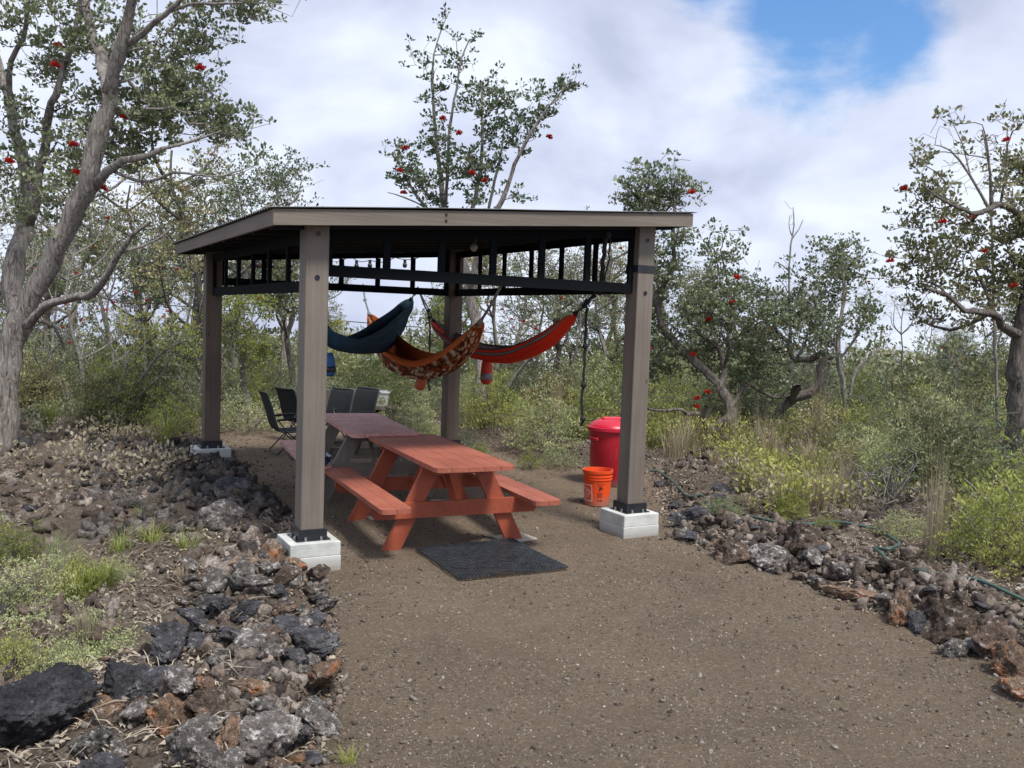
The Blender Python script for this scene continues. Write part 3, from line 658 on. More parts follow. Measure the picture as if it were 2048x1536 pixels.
# ------------------------------------------------------------------ hammocks
def hammock(name, label, prof, mo, w=.24, nt_=60, na=22, seed=0, sack=None, ends=None, rope_m=None, lip=.18):
    xs_ = [p[0] for p in prof]
    def ip(u, k):
        i = min(int(u*(len(prof)-1)), len(prof)-2); f = u*(len(prof)-1)-i
        p0 = prof[max(i-1, 0)][k]; p1 = prof[i][k]; p2 = prof[i+1][k]; p3 = prof[min(i+2, len(prof)-1)][k]
        return .5*((2*p1)+(-p0+p2)*f+(2*p0-5*p1+4*p2-p3)*f*f+(-p0+3*p1-3*p2+p3)*f**3)
    tops = []; bots = []
    for i in range(nt_+1):
        u = i/nt_; x = ip(u, 0); tops.append(up(x, ip(u, 1), ip(u, 3))); bots.append(up(x, ip(u, 2), ip(u, 3)))
    mid = (tops[0]+tops[-1])/2; root = empty(name, (mid.x, mid.y, min(b.z for b in bots)), 0, label, 'hammock', 'hammocks slung inside the shelter'); org = root.location.copy()
    verts = []; uvs = []
    rnd = random.Random(seed)
    for i in range(nt_+1):
        u = i/nt_; a0 = tops[max(i-1, 0)]; a1 = tops[min(i+1, nt_)]; d = (a1-a0); d.z = 0; d.normalize(); side = Vector((d.y, -d.x, 0))
        if side.y > 0: side = -side             # towards the viewer's side
        ww = w*(math.sin(math.pi*min(max(u, 0), 1))**.6)+.012; t0 = tops[i]; b0 = bots[i]; hgt = max(t0.z-b0.z, .02)
        for j in range(na+1):
            a = math.pi*j/na; fold = noise.noise(Vector((j*.75, u*5, seed)))*.035*math.sin(math.pi*u)**.5 + noise.noise(Vector((j*1.5, u*6, seed+9)))*.03
            lateral = math.cos(a)*(ww+fold); z = t0.z - hgt*(math.sin(a)**.75)*(1+fold*.8) - (.22*hgt if False else 0)
            rim_drop = lip*hgt if j < na/2 else 0
            z -= rim_drop*max(0, math.cos(a))
            verts.append(t0*1 + side*lateral + Vector((0, 0, z-t0.z)) - org)
    V = np.array(verts); n = na+1
    ii = np.arange((nt_+1)*n).reshape(nt_+1, n); q = np.stack([ii[:-1, :-1].ravel(), ii[:-1, 1:].ravel(), ii[1:, 1:].ravel(), ii[1:, :-1].ravel()], 1)
    me = np_mesh('fabric', V, q, mo, True); uvl = me.uv_layers.new(name='UVMap')
    lu = np.empty(len(me.loops), np.int32); me.loops.foreach_get('vertex_index', lu)
    uv = np.stack([(lu//n)/nt_, (lu % n)/na], 1).astype(np.float32); uvl.data.foreach_set('uv', uv.ravel())
    fo = link('fabric', me, root); so = fo.modifiers.new('s', 'SOLIDIFY'); so.thickness = .003
    # ropes
    for e, pts in (ends or {}).items():
        tip = tops[0] if e == 'l' else tops[-1]
        pp = [tip] + [up(*p) for p in pts]; m = MB(); m.tube([p-org for p in pp], .011 if rope_m is M_rope else .013, 6)
        m.ball(pp[1]-org, .028, 1); m.build('rope', rope_m, root, True)
        m = MB(); kk = [tip-org, tip-org+(pp[1]-tip)*.25]; m.tube([tip-org-(pp[1]-tip)*.15, tip-org, tip-org+(pp[1]-tip)*.15], [.03, .024, .014], 8); m.build('gathered_end', rope_m, root, True)
    if sack: sack(root, org)
    return root
def fabric(name, build):
    m, t, b = mat(name); u = N(t, 'ShaderNodeUVMap'); s = N(t, 'ShaderNodeSeparateXYZ'); t.links.new(u.outputs[0], s.inputs[0]); build(t, b, s)
    b.inputs['Roughness'].default_value = .85; b.inputs['Specular IOR Level'].default_value = .15
    n = noise_n(t, 1.0, 5, .6, 'UV', (5, 28, 1)); bump(t, b, n.outputs[0], .7, .02)
    return m
def f_blue(t, b, s):
    n = noise_n(t, 1.0, 6, .6, 'UV', (12, 55, 1))
    c = ramp(t, n.outputs[0], [(.35, (.008, .02, .032)), (.56, (.016, .042, .058)), (.68, (.035, .075, .092)), (.78, (.15, .23, .25))])
    t.links.new(mixc(t, ramp(t, s.outputs[0], [(.2, (1, 1, 1)), (.45, (0, 0, 0))]), c, (.02, .075, .13)), b.inputs['Base Color'])
def f_camo(t, b, s):
    v = N(t, 'ShaderNodeTexVoronoi'); v.inputs['Scale'].default_value = 1; mm = N(t, 'ShaderNodeMapping'); mm.inputs['Scale'].default_value = (46, 17, 1)
    u = N(t, 'ShaderNodeUVMap'); t.links.new(u.outputs[0], mm.inputs[0]); t.links.new(mm.outputs[0], v.inputs[0]); hs = N(t, 'ShaderNodeSeparateColor'); t.links.new(v.outputs['Color'], hs.inputs[0])
    c = ramp(t, hs.outputs[0], [(0, (.06, .018, .008)), (.16, (.26, .06, .015)), (.45, (.42, .31, .19)), (.75, (.5, .42, .29)), (.88, (.3, .06, .015))], 'CONSTANT')
    dr = ramp(t, v.outputs['Distance'], [(.4, (1, 1, 1)), (.7, (.3, .2, .15))]); c = mixc(t, 1., c, dr, 'MULTIPLY')
    edge = ramp(t, s.outputs[1], [(0, (1, 1, 1)), (.045, (1, 1, 1)), (.055, (0, 0, 0)), (.72, (0, 0, 0)), (.74, (1, 1, 1))], 'LINEAR')
    t.links.new(mixc(t, edge, c, (.55, .12, .025)), b.inputs['Base Color'])
def f_red(t, b, s):
    G_ = (.22, .235, .225); Rr = (.72, .045, .018); D = (.045, .05, .045)
    c = ramp(t, s.outputs[1], [(0, D), (.012, Rr), (.045, D), (.055, G_), (.085, D), (.098, Rr), (.5, Rr), (.7, Rr), (.72, G_), (.9, G_), (.97, D)], 'CONSTANT')
    t.links.new(c, b.inputs['Base Color'])
MH_b, MH_c, MH_r = fabric('dark_blue_hammock_cloth', f_blue), fabric('orange_patterned_hammock_cloth', f_camo), fabric('red_grey_hammock_cloth', f_red)
def sack_fn(px, py, Y, w, h, m, tilt=0, dark=None):
    def f(root, org):
        p = up(px, py, Y)-org; mm = MB(); k = []
        for i in range(9):
            t_ = i/8; r = w*(.75+.3*math.sin(t_*2.4)) if t_ < .9 else w*.55
            k.append((p+Vector((tilt*t_, 0, -h*t_)), r))
        mm.tube([a for a, _ in k], [r for _, r in k], 12); o = mm.build('stuff_sack', m, root, True)
        if dark: MB().tube([p+Vector((tilt*.6, 0, -h*.58)), p+Vector((tilt*.78, 0, -h*.82))], w*1.1, 12).build('mesh_band', dark, root, True)
    return f
M_sackr = simple('red_nylon', (.5, .03, .012), (.6, .045, .02), 20, .6, .3); M_sacko = simple('orange_nylon', (.35, .07, .02), (.45, .1, .03), 20, .6, .3)
M_sackb = simple('blue_nylon', (.01, .06, .2), (.02, .12, .32), 14, .6, .3); M_band = simple('grey_mesh_band', (.1, .1, .11), (.3, .3, .32), 30, .7, .2)
hammock('hammock', 'dark blue hammock slung nearest the front left post', [(612, 580, 583, 7.3), (640, 648, 668, 7.8), (665, 668, 695, 8.4), (700, 677, 706, 9.2), (740, 660, 707, 10.2), (775, 637, 700, 11.2), (800, 617, 668, 11.9), (815, 603, 632, 12.3), (823, 597, 601, 12.5)],
        MH_b, .09, seed=3, lip=.0, sack=sack_fn(657, 706, 8.6, .055, .22, M_sackb, .02, M_black), ends={'l': [(606, 570, 7.2)], 'r': [(829, 588, 12.7), (836, 574, 12.9)]}, rope_m=M_rope)
hammock('hammock', 'orange hammock with brown patterned underside, middle one of the three', [(738, 627, 629, 12.5), (748, 638, 672, 12.1), (765, 655, 708, 11.7), (790, 680, 735, 11.1), (820, 699, 750, 10.5), (850, 706, 757, 10.0), (880, 700, 753, 9.6), (910, 682, 740, 9.2), (935, 663, 714, 8.8), (952, 650, 678, 8.5), (961, 643, 647, 8.3)],
        MH_c, .12, seed=5, lip=.3, sack=sack_fn(848, 746, 10.1, .06, .19, M_sacko, -.05), ends={'l': [(730, 600, 12.8), (726, 568, 12.97)], 'r': [(985, 605, 8.0), (1008, 560, 7.75)]}, rope_m=M_web)
hammock('hammock', 'red and grey striped hammock on the right, near the back post', [(866, 640, 643, 12.4), (880, 650, 665, 12.1), (905, 668, 690, 11.7), (940, 684, 710, 11.2), (980, 690, 722, 10.7), (1020, 688, 726, 10.2), (1060, 678, 716, 9.7), (1100, 657, 694, 9.2), (1130, 638, 662, 8.9), (1152, 626, 630, 8.7)],
        MH_r, .12, seed=8, lip=.22, sack=sack_fn(974, 716, 10.7, .068, .31, M_sackr, .0, M_band), ends={'l': [(858, 620, 12.6), (836, 578, 12.9)], 'r': [(1168, 612, 8.5), (1176, 602, 8.4), (1200, 575, 8.25)]}, rope_m=M_rope)
def rope(name, label, pts, r, m=M_rope, knots=()):
    P = [up(*p) for p in pts]; lo = min(P, key=lambda v: v.z); mm = MB(); pp = []
    for i in range(len(P)-1):
        for k in range(5): pp.append(P[i].lerp(P[i+1], k/5)+Vector((noise.noise(Vector((i*3.1+k*.6, 2, 5)))*.012, 0, 0)))
    pp.append(P[-1]); root = Vector(lo); mm.tube([p-root for p in pp], r, 6)
    for k in knots: mm.ball(P[k]-root, r*2.3, 2)
    o = mm.build(name, m, None, True); o.location = root; tag(o, label, 'rope'); return o
rope('hanging_rope', 'black knotted rope dangling between the red hammock and the front right post', [(1192, 590, 8.4), (1174, 604, 8.4), (1172, 640, 8.4), (1171, 693, 8.4), (1168, 740, 8.4), (1167, 770, 8.4), (1163, 800, 8.4), (1166, 838, 8.4), (1163, 852, 8.4)], .013, knots=(1, 3, 5, 7))
rope('hanging_rope', 'thin black rope hanging left of the back post, ending below the orange hammock', [(836, 578, 12.7), (859, 635, 12.6), (860, 690, 12.6), (857, 760, 12.6), (858, 782, 12.6)], .012, knots=(1, 3))
# ropes and rolled cord tied round the front header
rope('tied_rope', 'black rope bundle tied up under the roof near the front right post', [(1213, 470, 8.2), (1206, 520, 8.2), (1204, 555, 8.25), (1200, 590, 8.3)], .02, knots=(0,))
rope('tied_rope', 'second black cord looped from the roof beside the rope bundle, right of it', [(1222, 470, 8.2), (1216, 530, 8.2), (1210, 550, 8.2), (1208, 590, 8.3)], .008)
# string lights under the back and side beams
M_bulb = simple('black_lamp_socket', (.01, .01, .012), (.02, .02, .024), 20, .4, 0); M_glass = simple('clear_unlit_bulb', (.25, .25, .24), (.35, .35, .33), 20, .15, 0)
sl = empty('string_lights', G(.3, LL-.4, 2.3), 0, 'black string of unlit bulbs under the roof along the back beam', 'string lights'); so_ = sl.location.copy()
cab = [up(*p) for p in ((500, 508, 12.6), (545, 520, 12.8), (600, 525, 12.9), (655, 520, 13), (700, 512, 13.1), (740, 520, 13.2), (790, 515, 13.3), (850, 510, 13.4))]
cp = []
for i in range(len(cab)-1):
    for k in range(6): t_ = k/6; cp.append(cab[i].lerp(cab[i+1], t_)-Vector((0, 0, .05*math.sin(math.pi*t_)))-so_)
MB().tube(cp, .006, 5).build('cable', M_bulb, sl)
for i in range(2, len(cp), 4):
    p = cp[i]; MB().tube([p, p-Vector((0, 0, .05))], .022, 8).build('socket', M_bulb, sl); MB().ball(p-Vector((0, 0, .08)), .034, 2, (1, 1, 1.2)).build('bulb', M_bulb, sl, True)
sp_ = up(948, 492, 8.4); hl = empty('light_bulb', sp_, 0, 'small clear glass bulb hanging from the front rafters', 'light bulb')
for px, py in ((948, 492), ):
    MB().tube([(0, 0, .02), (0, 0, .12)], .018, 8).build('socket', M_bulb, hl); MB().ball((0, 0, -.01), .035, 2, (1, 1, 1.2)).build('glass', M_glass, hl, True)
# power cables far behind
for k, (lb, a, b2, dz) in enumerate((('thin dark overhead cable crossing the sky behind the blue hammock', (560, 632, 70), (1010, 668, 70), 0), )):
    A_, B_ = up(*a), up(*b2); d = (B_-A_); A_ -= d*2; B_ += d*2
    P = [A_.lerp(B_, i/24)-Vector((0, 0, .8*math.sin(math.pi*i/24)))+Vector((0, 0, .8)) for i in range(25)]
    o = MB().tube([p-P[0] for p in P], .035, 5).build('overhead_cable', M_rope); o.location = P[0]; tag(o, lb, 'cable')

# garden hose
M_hose = simple('green_garden_hose', (.035, .075, .065), (.06, .11, .095), 8, .4, .03)
hpx = [(1302, 925), (1318, 950), (1345, 972), (1375, 985), (1405, 1000), (1420, 1018), (1448, 1030), (1475, 1036), (1505, 1048), (1560, 1062), (1620, 1058), (1660, 1052), (1710, 1055), (1755, 1070), (1785, 1085), (1797, 1104), (1775, 1115), (1748, 1106), (1760, 1122), (1785, 1140), (1830, 1152), (1900, 1162), (1960, 1175), (2048, 1210), (2120, 1240)]
P = []
for i, p in enumerate(hpx):
    q = gp(*p); q.z = q.z+.05; P.append(q)
pp = []
for i in range(len(P)-1):
    p0, p1_, p2_, p3 = P[max(i-1, 0)], P[i], P[i+1], P[min(i+2, len(P)-1)]
    for k in range(6):
        f = k/6; pp.append(.5*((2*p1_)+(-p0+p2_)*f+(2*p0-5*p1_+4*p2_-p3)*f*f+(-p0+3*p1_-3*p2_+p3)*f**3))
o = MB().tube([p-P[0] for p in pp], .0135, 10).build('garden_hose', M_hose, None, True); o.location = P[0]; tag(o, 'green garden hose winding along the rock border on the right', 'hose')

# ------------------------------------------------------------------ rocks
def rock_mesh(name, seed, sub, m, sc=(1, .8, .65), rough=1., flat=4):
    rnd = random.Random(seed); bm = bmesh.new(); bmesh.ops.create_icosphere(bm, subdivisions=sub, radius=1)
    planes = []
    for _ in range(flat+9):
        d = Vector((rnd.gauss(0, 1), rnd.gauss(0, 1), rnd.gauss(0, 1))).normalized(); planes.append((d, rnd.uniform(.48, .8)))
    off = Vector((seed*1.7, seed*.9, seed*2.3))
    for v in bm.verts:
        p = v.co.copy()
        for d, h in planes:
            k = p.dot(d)
            if k > h: p -= d*(k-h)*.93
        n = noise.noise(p*1.2+off)*.30 + (abs(noise.noise(p*2.6+off))*.26 - abs(noise.noise(p*5.0+off))*.20)*rough + noise.noise(p*9+off)*.075*rough - abs(noise.noise(p*17+off))*.07*max(rough, .5)
        if sub > 4: n += noise.noise(p*34+off)*.022 - abs(noise.noise(p*26+off))*.03
        p *= 1+n; v.co = Vector((p.x*sc[0], p.y*sc[1], p.z*sc[2]))
    me = bpy.data.meshes.new(name); bm.to_mesh(me); bm.free(); me.polygons.foreach_set('use_smooth', np.ones(len(me.polygons), bool))
    me.materials.append(m); return me
RM = [M_rdark, M_rgrey, M_rbrown, M_rrust]
RN = ['dark', 'grey', 'brown', 'rusty']
SHAPES = [(1, .8, .65), (1, .75, .5), (.9, .85, .8), (1, .6, .55), (1, .9, .45)]
RSM = {}
def rock_data(mi, si, hi=False):
    k = (mi, si, hi)
    if k not in RSM: RSM[k] = rock_mesh('lava_rock', 11+si*5+mi, 5 if hi else 4, RM[mi], SHAPES[si])
    return RSM[k]
NR = [0]; placed = []
def put_rock(p, r, mi, si, rot, label, group=None, hi=False, sc=(1, 1, 1)):
    o = link('lava_rock', rock_data(mi, si, hi)); o.location = p; o.scale = (r*sc[0], r*sc[1], r*sc[2]); o.rotation_euler = rot
    tag(o, label, 'rock', group); NR[0] += 1; placed.append((p.x, p.y, r)); return o
def hero_rock(px, py, r, mi, si, label, rzv=0, sc=(1, 1, 1), sink=.3, tilt=0.):
    p = gp(px, py); o = put_rock(Vector((p.x, p.y+r*.4, p.z+r*(.5-sink)*1.1)), r, mi, si, (tilt, tilt*.5, rzv), label, None, True, sc)
    if r == .27 or (r == .165 and mi == 0): o.data = rock_mesh('lava_rock', 91+si, 6, M_rdark, SHAPES[si], .85)
for a in (
 (25, 1500, .27, 0, 0, 'largest dark boulder in the bottom left corner of the picture', .3, (1.05, .9, 1.2), 0.05, .15),
 (240, 1392, .165, 0, 2, 'dark rounded boulder just right of the largest one', 1.2, (1.1, .9, 1.)),
 (212, 1425, .12, 3, 0, 'reddish brown rock wedged under the two dark boulders', .4),
 (335, 1475, .14, 3, 2, 'ochre and grey rock in the lower left pile, right of the boulders', 1.9),
 (392, 1490, .13, 1, 2, 'pale grey crusty rock in the lower left pile', .9),
 (452, 1495, .125, 3, 3, 'tall ochre orange rock in the lower left pile', 1.3, (.9, .9, 1.3)),
 (412, 1410, .11, 3, 4, 'orange capped rock tilted in the left pile', 2.3, (1, 1, 1), .1, .5),
 (494, 1395, .10, 3, 1, 'flat rusty orange rock on top of the left pile', .2),
 (520, 1440, .15, 1, 0, 'grey brown rock right of the flat orange one', 2.),
 (520, 1510, .19, 1, 2, 'big pale grey rock at the bottom edge of the left pile', .6),
 (180, 1515, .13, 1, 0, 'small blue grey crusty rock at the foot of the largest boulder', 2.8),
 (300, 1400, .14, 0, 3, 'dark angular rock between the boulders and the ochre rock', 1.1),
 (565, 1275, .16, 0, 1, 'dark flat rock overhanging the path edge on the left', 2.9),
 (610, 1312, .20, 0, 1, 'wide dark rock just below the flat one at the left path edge', .1),
 (490, 1235, .13, 0, 3, 'dark slate blue rock on the left border below the white block', 1.),
 (540, 1235, .13, 2, 1, 'brown domed rock on the left border below the white block', .4),
 (440, 1050, .26, 1, 2, 'large grey hollow rock left of the front left post', 1.4, (1, 1, 1.), .2, .3),
 (535, 1015, .16, 0, 0, 'dark rock with a rusty edge beside the path, left of the front left post', 2.2),
 (452, 985, .25, 0, 0, 'big black jagged rock in front of the rear left post', .8, (1.2, 1, .9), .25),
 (1395, 1052, .26, 0, 1, 'black jagged rock right of the front right block', .4),
 (1470, 1085, .20, 2, 0, 'brown lava rock starting the right border row', .6),
 (1540, 1100, .25, 1, 2, 'broad grey brown rock in the right border', 1.6, (1.1, 1, .9)),
 (1615, 1105, .22, 2, 0, 'broad brown rock beside the grey brown one in the right border', .2),
 (1640, 1140, .13, 1, 4, 'flat slate blue rock at the path edge on the right', .6, (1, 1, .7)),
 (1690, 1155, .15, 1, 1, 'leaning slate grey slab in the right border', 1.6, (1, 1, .9), .2, .6),
 (1722, 1205, .2, 3, 1, 'long pale tan rock lying along the right path edge', -.5, (1.2, .6, .5)),
 (1812, 1195, .17, 3, 3, 'upright reddish brown rock standing in the right border', 1.4, (.8, .8, 1.7), .1, .2),
 (1850, 1235, .17, 0, 0, 'dark grooved rock under the upright one on the right', .9),
 (1915, 1225, .26, 2, 0, 'large pale brown rock with white streaks in the right border', .3),
 (2010, 1265, .22, 2, 2, 'rounded brown rock near the right edge of the picture', 1.3),
 (1980, 1310, .15, 1, 0, 'grey rock with white crust near the right edge', 2.3),
 (2035, 1360, .17, 3, 2, 'pale orange rock at the right edge of the picture', .7),
 (1920, 1310, .12, 1, 2, 'small grey rock at the path edge, lower right', .5),
 (2044, 1395, .13, 3, 0, 'lowest rusty rock at the right edge of the picture', 1.5),
): hero_rock(*a)
rnd = random.Random(4)
def size_word(r, lo, hi): return 'small' if r < lo+(hi-lo)*.2 else ('large' if r > lo+(hi-lo)*.6 else 'middling')
def landmark(x, y):
    if x < 0:
        if y < 3.9: return 'near the bottom edge'
        if y < 4.5: return 'by the big dark boulders'
        if y < 5.2: return 'past the boulders'
        if y < 5.9: return 'midway to the left block'
        if y < 7.0: return 'before the left block'
        if y < 8.6: return 'by the front left post'
        return 'toward the rear left post'
    if y < 4.8: return 'at its nearest end'
    if y < 5.8: return 'by the hose bend'
    if y < 6.8: return 'around its middle'
    if y < 8.2: return 'toward the right block'
    return 'at its far end'
def scatter_rocks(n, region, rr, mats, label, group, tries=6000, stack=0., rmin_gap=.72, near=None):
    c = 0
    for _ in range(tries):
        if c >= n: break
        x, y = region(rnd)
        d = float(poly_dist(np.array([x]), np.array([y]))[0])
        if d < .03: continue
        r = rr[0]+(rr[1]-rr[0])*rnd.random()**1.5
        if any((x-a)**2+(y-b)**2 < ((r+c_)*rmin_gap)**2 for a, b, c_ in placed): continue
        mi = rnd.choices(range(4), mats)[0]; z = H1(x, y)
        put_rock(Vector((x, y, z+r*(.12+stack*rnd.random()))), r, mi, rnd.randrange(5), (rnd.uniform(-.5, .5), rnd.uniform(-.5, .5), rnd.uniform(0, 6.28)), (size_word(r, *rr)+' '+label % RN[mi]+', '+landmark(x, y)), group, y < 5.6 and r > .09); c += 1
    return c
def along(pts, wid, bias=1.):
    seg = [(Vector((*a, 0)), Vector((*b, 0))) for a, b in zip(pts[:-1], pts[1:])]; L = [(b-a).length for a, b in seg]
    def f(r):
        a, b = r.choices(seg, L)[0]; p = a.lerp(b, r.random()); n = Vector((-(b-a).y, (b-a).x, 0)).normalized(); q = p+n*wid*(r.random()**bias); return q.x, q.y
    return f
LEFT = [(-.74, 2.9), (-.76, 3.9), (-.85, 4.62), (-1.07, 5.6), (-1.35, 6.6)]
scatter_rocks(124, along(LEFT, .95, 1.15), (.05, .135), (1.7, 5.4, 1.8, 1.7), '%s lava rock in the left pile', 'lava rocks piled along the left path edge', stack=.75, rmin_gap=.55)
scatter_rocks(14, lambda r: (r.uniform(-3.6, -1.4), r.uniform(3.4, 5.0)), (.05, .15), (3, 4, 2, .6), '%s lava rock in the lower left corner', 'lava rocks in the lower left corner')
scatter_rocks(20, along([(-1.6, 7.4), (-1.9, 8.1), (-2.35, 9.1), (-3.4, 11.3)], 1.0), (.06, .2), (6, 3, 2, .4), '%s lava rock between the left posts', 'lava rocks between the two left posts', stack=.2)
scatter_rocks(20, lambda r: (r.uniform(-7, -2.2), r.uniform(6.5, 12.5)), (.06, .2), (5, 4, 2.4, .0), '%s lava rock on the littered ground', 'lava rocks on the ground left of the shelter')
RIGHT = [(3.4, 3.6), (3.1, 4.1), (2.95, 4.9), (2.9, 5.7), (2.46, 6.35), (2.0, 7.4), (1.5, 8.2)]
scatter_rocks(76, along(RIGHT, -.5, .9), (.05, .13), (2.6, 3.4, 4, .4), '%s lava rock in the right border', 'lava rocks along the right path edge', stack=.6, rmin_gap=.55)
scatter_rocks(8, along([(1.5, 8.2), (1.65, 9.3), (1.8, 11.2)], -.8), (.06, .2), (6, 2, 2, .2), '%s lava rock behind the bin', 'lava rocks behind the bin')
scatter_rocks(14, along([(1.75, 11.5), (1.0, 11.7), (.1, 13.5), (-.9, 15)], -.8), (.07, .24), (6, 2, 2, .2), '%s lava rock in the bank behind the tables', 'lava rocks in the bank behind the tables')

# small rubble, gravel chips, litter: countless, one object each
rng = np.random.default_rng(7)
def rand_rot(n):
    q = rng.normal(size=(n, 4)); q /= np.linalg.norm(q, axis=1)[:, None]; w, x, y, z = q.T
    return np.stack([np.stack([1-2*(y*y+z*z), 2*(x*y-z*w), 2*(x*z+y*w)], 1), np.stack([2*(x*y+z*w), 1-2*(x*x+z*z), 2*(y*z-x*w)], 1), np.stack([2*(x*z-y*w), 2*(y*z+x*w), 1-2*(x*x+y*y)], 1)], 1)
def ico(sub):
    bm = bmesh.new(); bmesh.ops.create_icosphere(bm, subdivisions=sub, radius=1); v = np.array([v.co[:] for v in bm.verts]); bm.verts.index_update(); f = np.array([[q.index for q in g.verts] for g in bm.faces]); bm.free(); return v, f
def stones(name, P, r, m, sub=1, flat=(1, .8, .6), jit=.28, smooth=False):
    v0, f0 = ico(sub); n = len(P); dsp = np.zeros((n, len(v0)))
    for fr, am in ((1.6, .22), (3.2, .20), (6., .13)):
        dsp += am*(1-2.2*np.abs(np.sin(np.einsum('nk,vk->nv', rng.normal(0, fr, (n, 3)), v0)+rng.uniform(0, 6.28, (n, 1)))))
    V = v0[None]*(1+dsp[..., None]+rng.uniform(-jit, jit, (n, len(v0), 1))*.35)*np.array(flat)
    V = np.einsum('nij,nkj->nki', rand_rot(n), V)*r[:, None, None] + P[:, None, :]
    F_ = (f0[None]+(np.arange(n)*len(v0))[:, None, None]).reshape(-1, 3)
    o = link(name, np_mesh(name, V.reshape(-1, 3), F_, m, smooth)); o['kind'] = 'stuff'; return o
def sample(n, xr, yr, cond):
    out_ = []
    k = 0
    while k < n:
        x = rng.uniform(*xr, n); y = yr[0]+(yr[1]-yr[0])*rng.uniform(0, 1, n)**1.35; ok = cond(x, y); out_.append(np.stack([x[ok], y[ok]], 1)); k += ok.sum()
    P = np.concatenate(out_)[:n]; return np.column_stack([P, H(P[:, 0], P[:, 1])])
def island_mat(name, cols, rough=.95):
    m, t, b = mat(name); g_ = N(t, 'ShaderNodeNewGeometry'); n = noise_n(t, 45, 7, .75)
    c = ramp(t, g_.outputs['Random Per Island'], [(i/(len(cols)-1), cc_) for i, cc_ in enumerate(cols)])
    c = mixc(t, .8, c, ramp(t, n.outputs[0], [(.36, (.15, .14, .13)), (.5, (.9, .88, .86)), (.66, (1.7, 1.65, 1.6))]), 'MULTIPLY')
    t.links.new(c, b.inputs['Base Color']); b.inputs['Roughness'].default_value = rough; b.inputs['Specular IOR Level'].default_value = .2; bump(t, b, n.outputs[0], .8, .01); return m
M_rub = island_mat('mixed_rubble', [(0.038, 0.036, 0.036), (0.089, 0.076, 0.066), (0.153, 0.128, 0.109), (0.230, 0.204, 0.184), (0.153, 0.102, 0.076), (0.102, 0.089, 0.083), (0.332, 0.306, 0.281)])
M_rub2 = island_mat('lava_clinker', [(0.039, 0.033, 0.033), (0.088, 0.073, 0.062), (0.149, 0.122, 0.103), (0.229, 0.195, 0.174), (0.105, 0.076, 0.060), (0.088, 0.076, 0.071), (0.298, 0.262, 0.239)])
M_chip = island_mat('mixed_gravel', [(0.053, 0.042, 0.035), (0.105, 0.088, 0.073), (0.168, 0.141, 0.112), (0.252, 0.215, 0.171), (0.137, 0.116, 0.100), (0.315, 0.270, 0.218), (0.095, 0.079, 0.068), (0.210, 0.182, 0.147), (0.441, 0.407, 0.366)])
P = sample(11000, (-4.5, 4.6), (2.9, 12.5), lambda x, y: (poly_dist(x, y) > -.04) & (poly_dist(x, y) < 1.5) & (fbm(x*2, y*2, 3, 9) > .40))
stones('lava_rubble', P+[0, 0, .004], .010+.03*rng.random(len(P))**3, M_rub)
P = sample(4200, (-6.5, 5.5), (4, 12.5), lambda x, y: (poly_dist(x, y) > .2) & (fbm(x*1.5, y*1.5, 3, 19) > .44))
stones('lava_rubble', P+[0, 0, .008], .025+.085*rng.random(len(P))**2.2, M_rub2, 2)
M_rubd = island_mat('dark_clinker', [(.03, .028, .028), (.055, .05, .048), (.09, .082, .078), (.14, .13, .125), (.07, .055, .046)])
P = sample(900, (-5.4, -1.9), (7.3, 11.8), lambda x, y: (poly_dist(x, y) > .0) & (poly_dist(x, y) < 1.7))
stones('lava_rubble', P+[0, 0, .02], .03+.085*rng.random(len(P))**1.7, M_rubd, 2)
P = sample(420, (1.2, 4.4), (3.4, 8.6), lambda x, y: (poly_dist(x, y) > .02) & (poly_dist(x, y) < .55))
stones('lava_rubble', P+[0, 0, .03], .035+.05*rng.random(len(P))**1.6, M_rub2, 2)
P = sample(800, (-2.4, 4.2), (3, 8.5), lambda x, y: (poly_dist(x, y) > .0) & (poly_dist(x, y) < 1.0))
stones('lava_rubble', P+[0, 0, .01], .02+.045*rng.random(len(P))**2.2, M_rub2, 2)
P = sample(62000, (-2.6, 3.6), (2.9, 10), lambda x, y: (poly_dist(x, y) < .1) & (fbm(x*2.3, y*2.3, 3, 61) > .36))
stones('gravel_chips', P-[0, 0, .0006], .0022+.0085*rng.random(len(P))**2.6, M_chip, 1, (1, .8, .55))
P = sample(5200, (-4.2, 3.6), (2.9, 15), lambda x, y: (poly_dist(x, y) < .1) & (fbm(x*1.1, y*1.1, 3, 71) > .42))
stones('gravel_pebbles', P+[0, 0, .001], .005+.016*rng.random(len(P))**4, M_rub, 2)
P = sample(1500, (-4.5, 3.3), (2.9, 15), lambda x, y: (poly_dist(x, y) < .1) & (poly_dist(x, y) > -.45))
stones('edge_pebbles', P+[0, 0, .005], .006+.022*rng.random(len(P))**3, M_rub, 1)
def flakes(name, P, L, wd, m, tilt=.25):
    n = len(P); a = rng.uniform(0, 6.28, n); d = np.stack([np.cos(a), np.sin(a), rng.normal(0, tilt, n)], 1); s_ = np.stack([-np.sin(a), np.cos(a), rng.normal(0, tilt, n)], 1)
    l = L[:, None]; w_ = wd[:, None]; bend = np.array([0, 0, 1.])*l*.12
    V = np.stack([P-d*l/2, P-s_*w_/2+bend, P+d*l/2, P+s_*w_/2+bend], 1); F_ = np.arange(n*4).reshape(n, 4)
    o = link(name, np_mesh(name, V.reshape(-1, 3), F_, m)); o['kind'] = 'stuff'; return o
P = sample(46000, (-7, 7), (3, 14), lambda x, y: (poly_dist(x, y) > -.02) & ~((x > -5) & (x < -2) & (y > 7.6) & (y < 11) & (fbm(x*3, y*3, 2, 8) > .35)) & (fbm(x*1.7, y*1.7, 3, 29) > .43))
flakes('leaf_litter', P+[0, 0, .012], rng.uniform(.015, .05, len(P)), rng.uniform(.006, .02, len(P)), M_litter, .35)
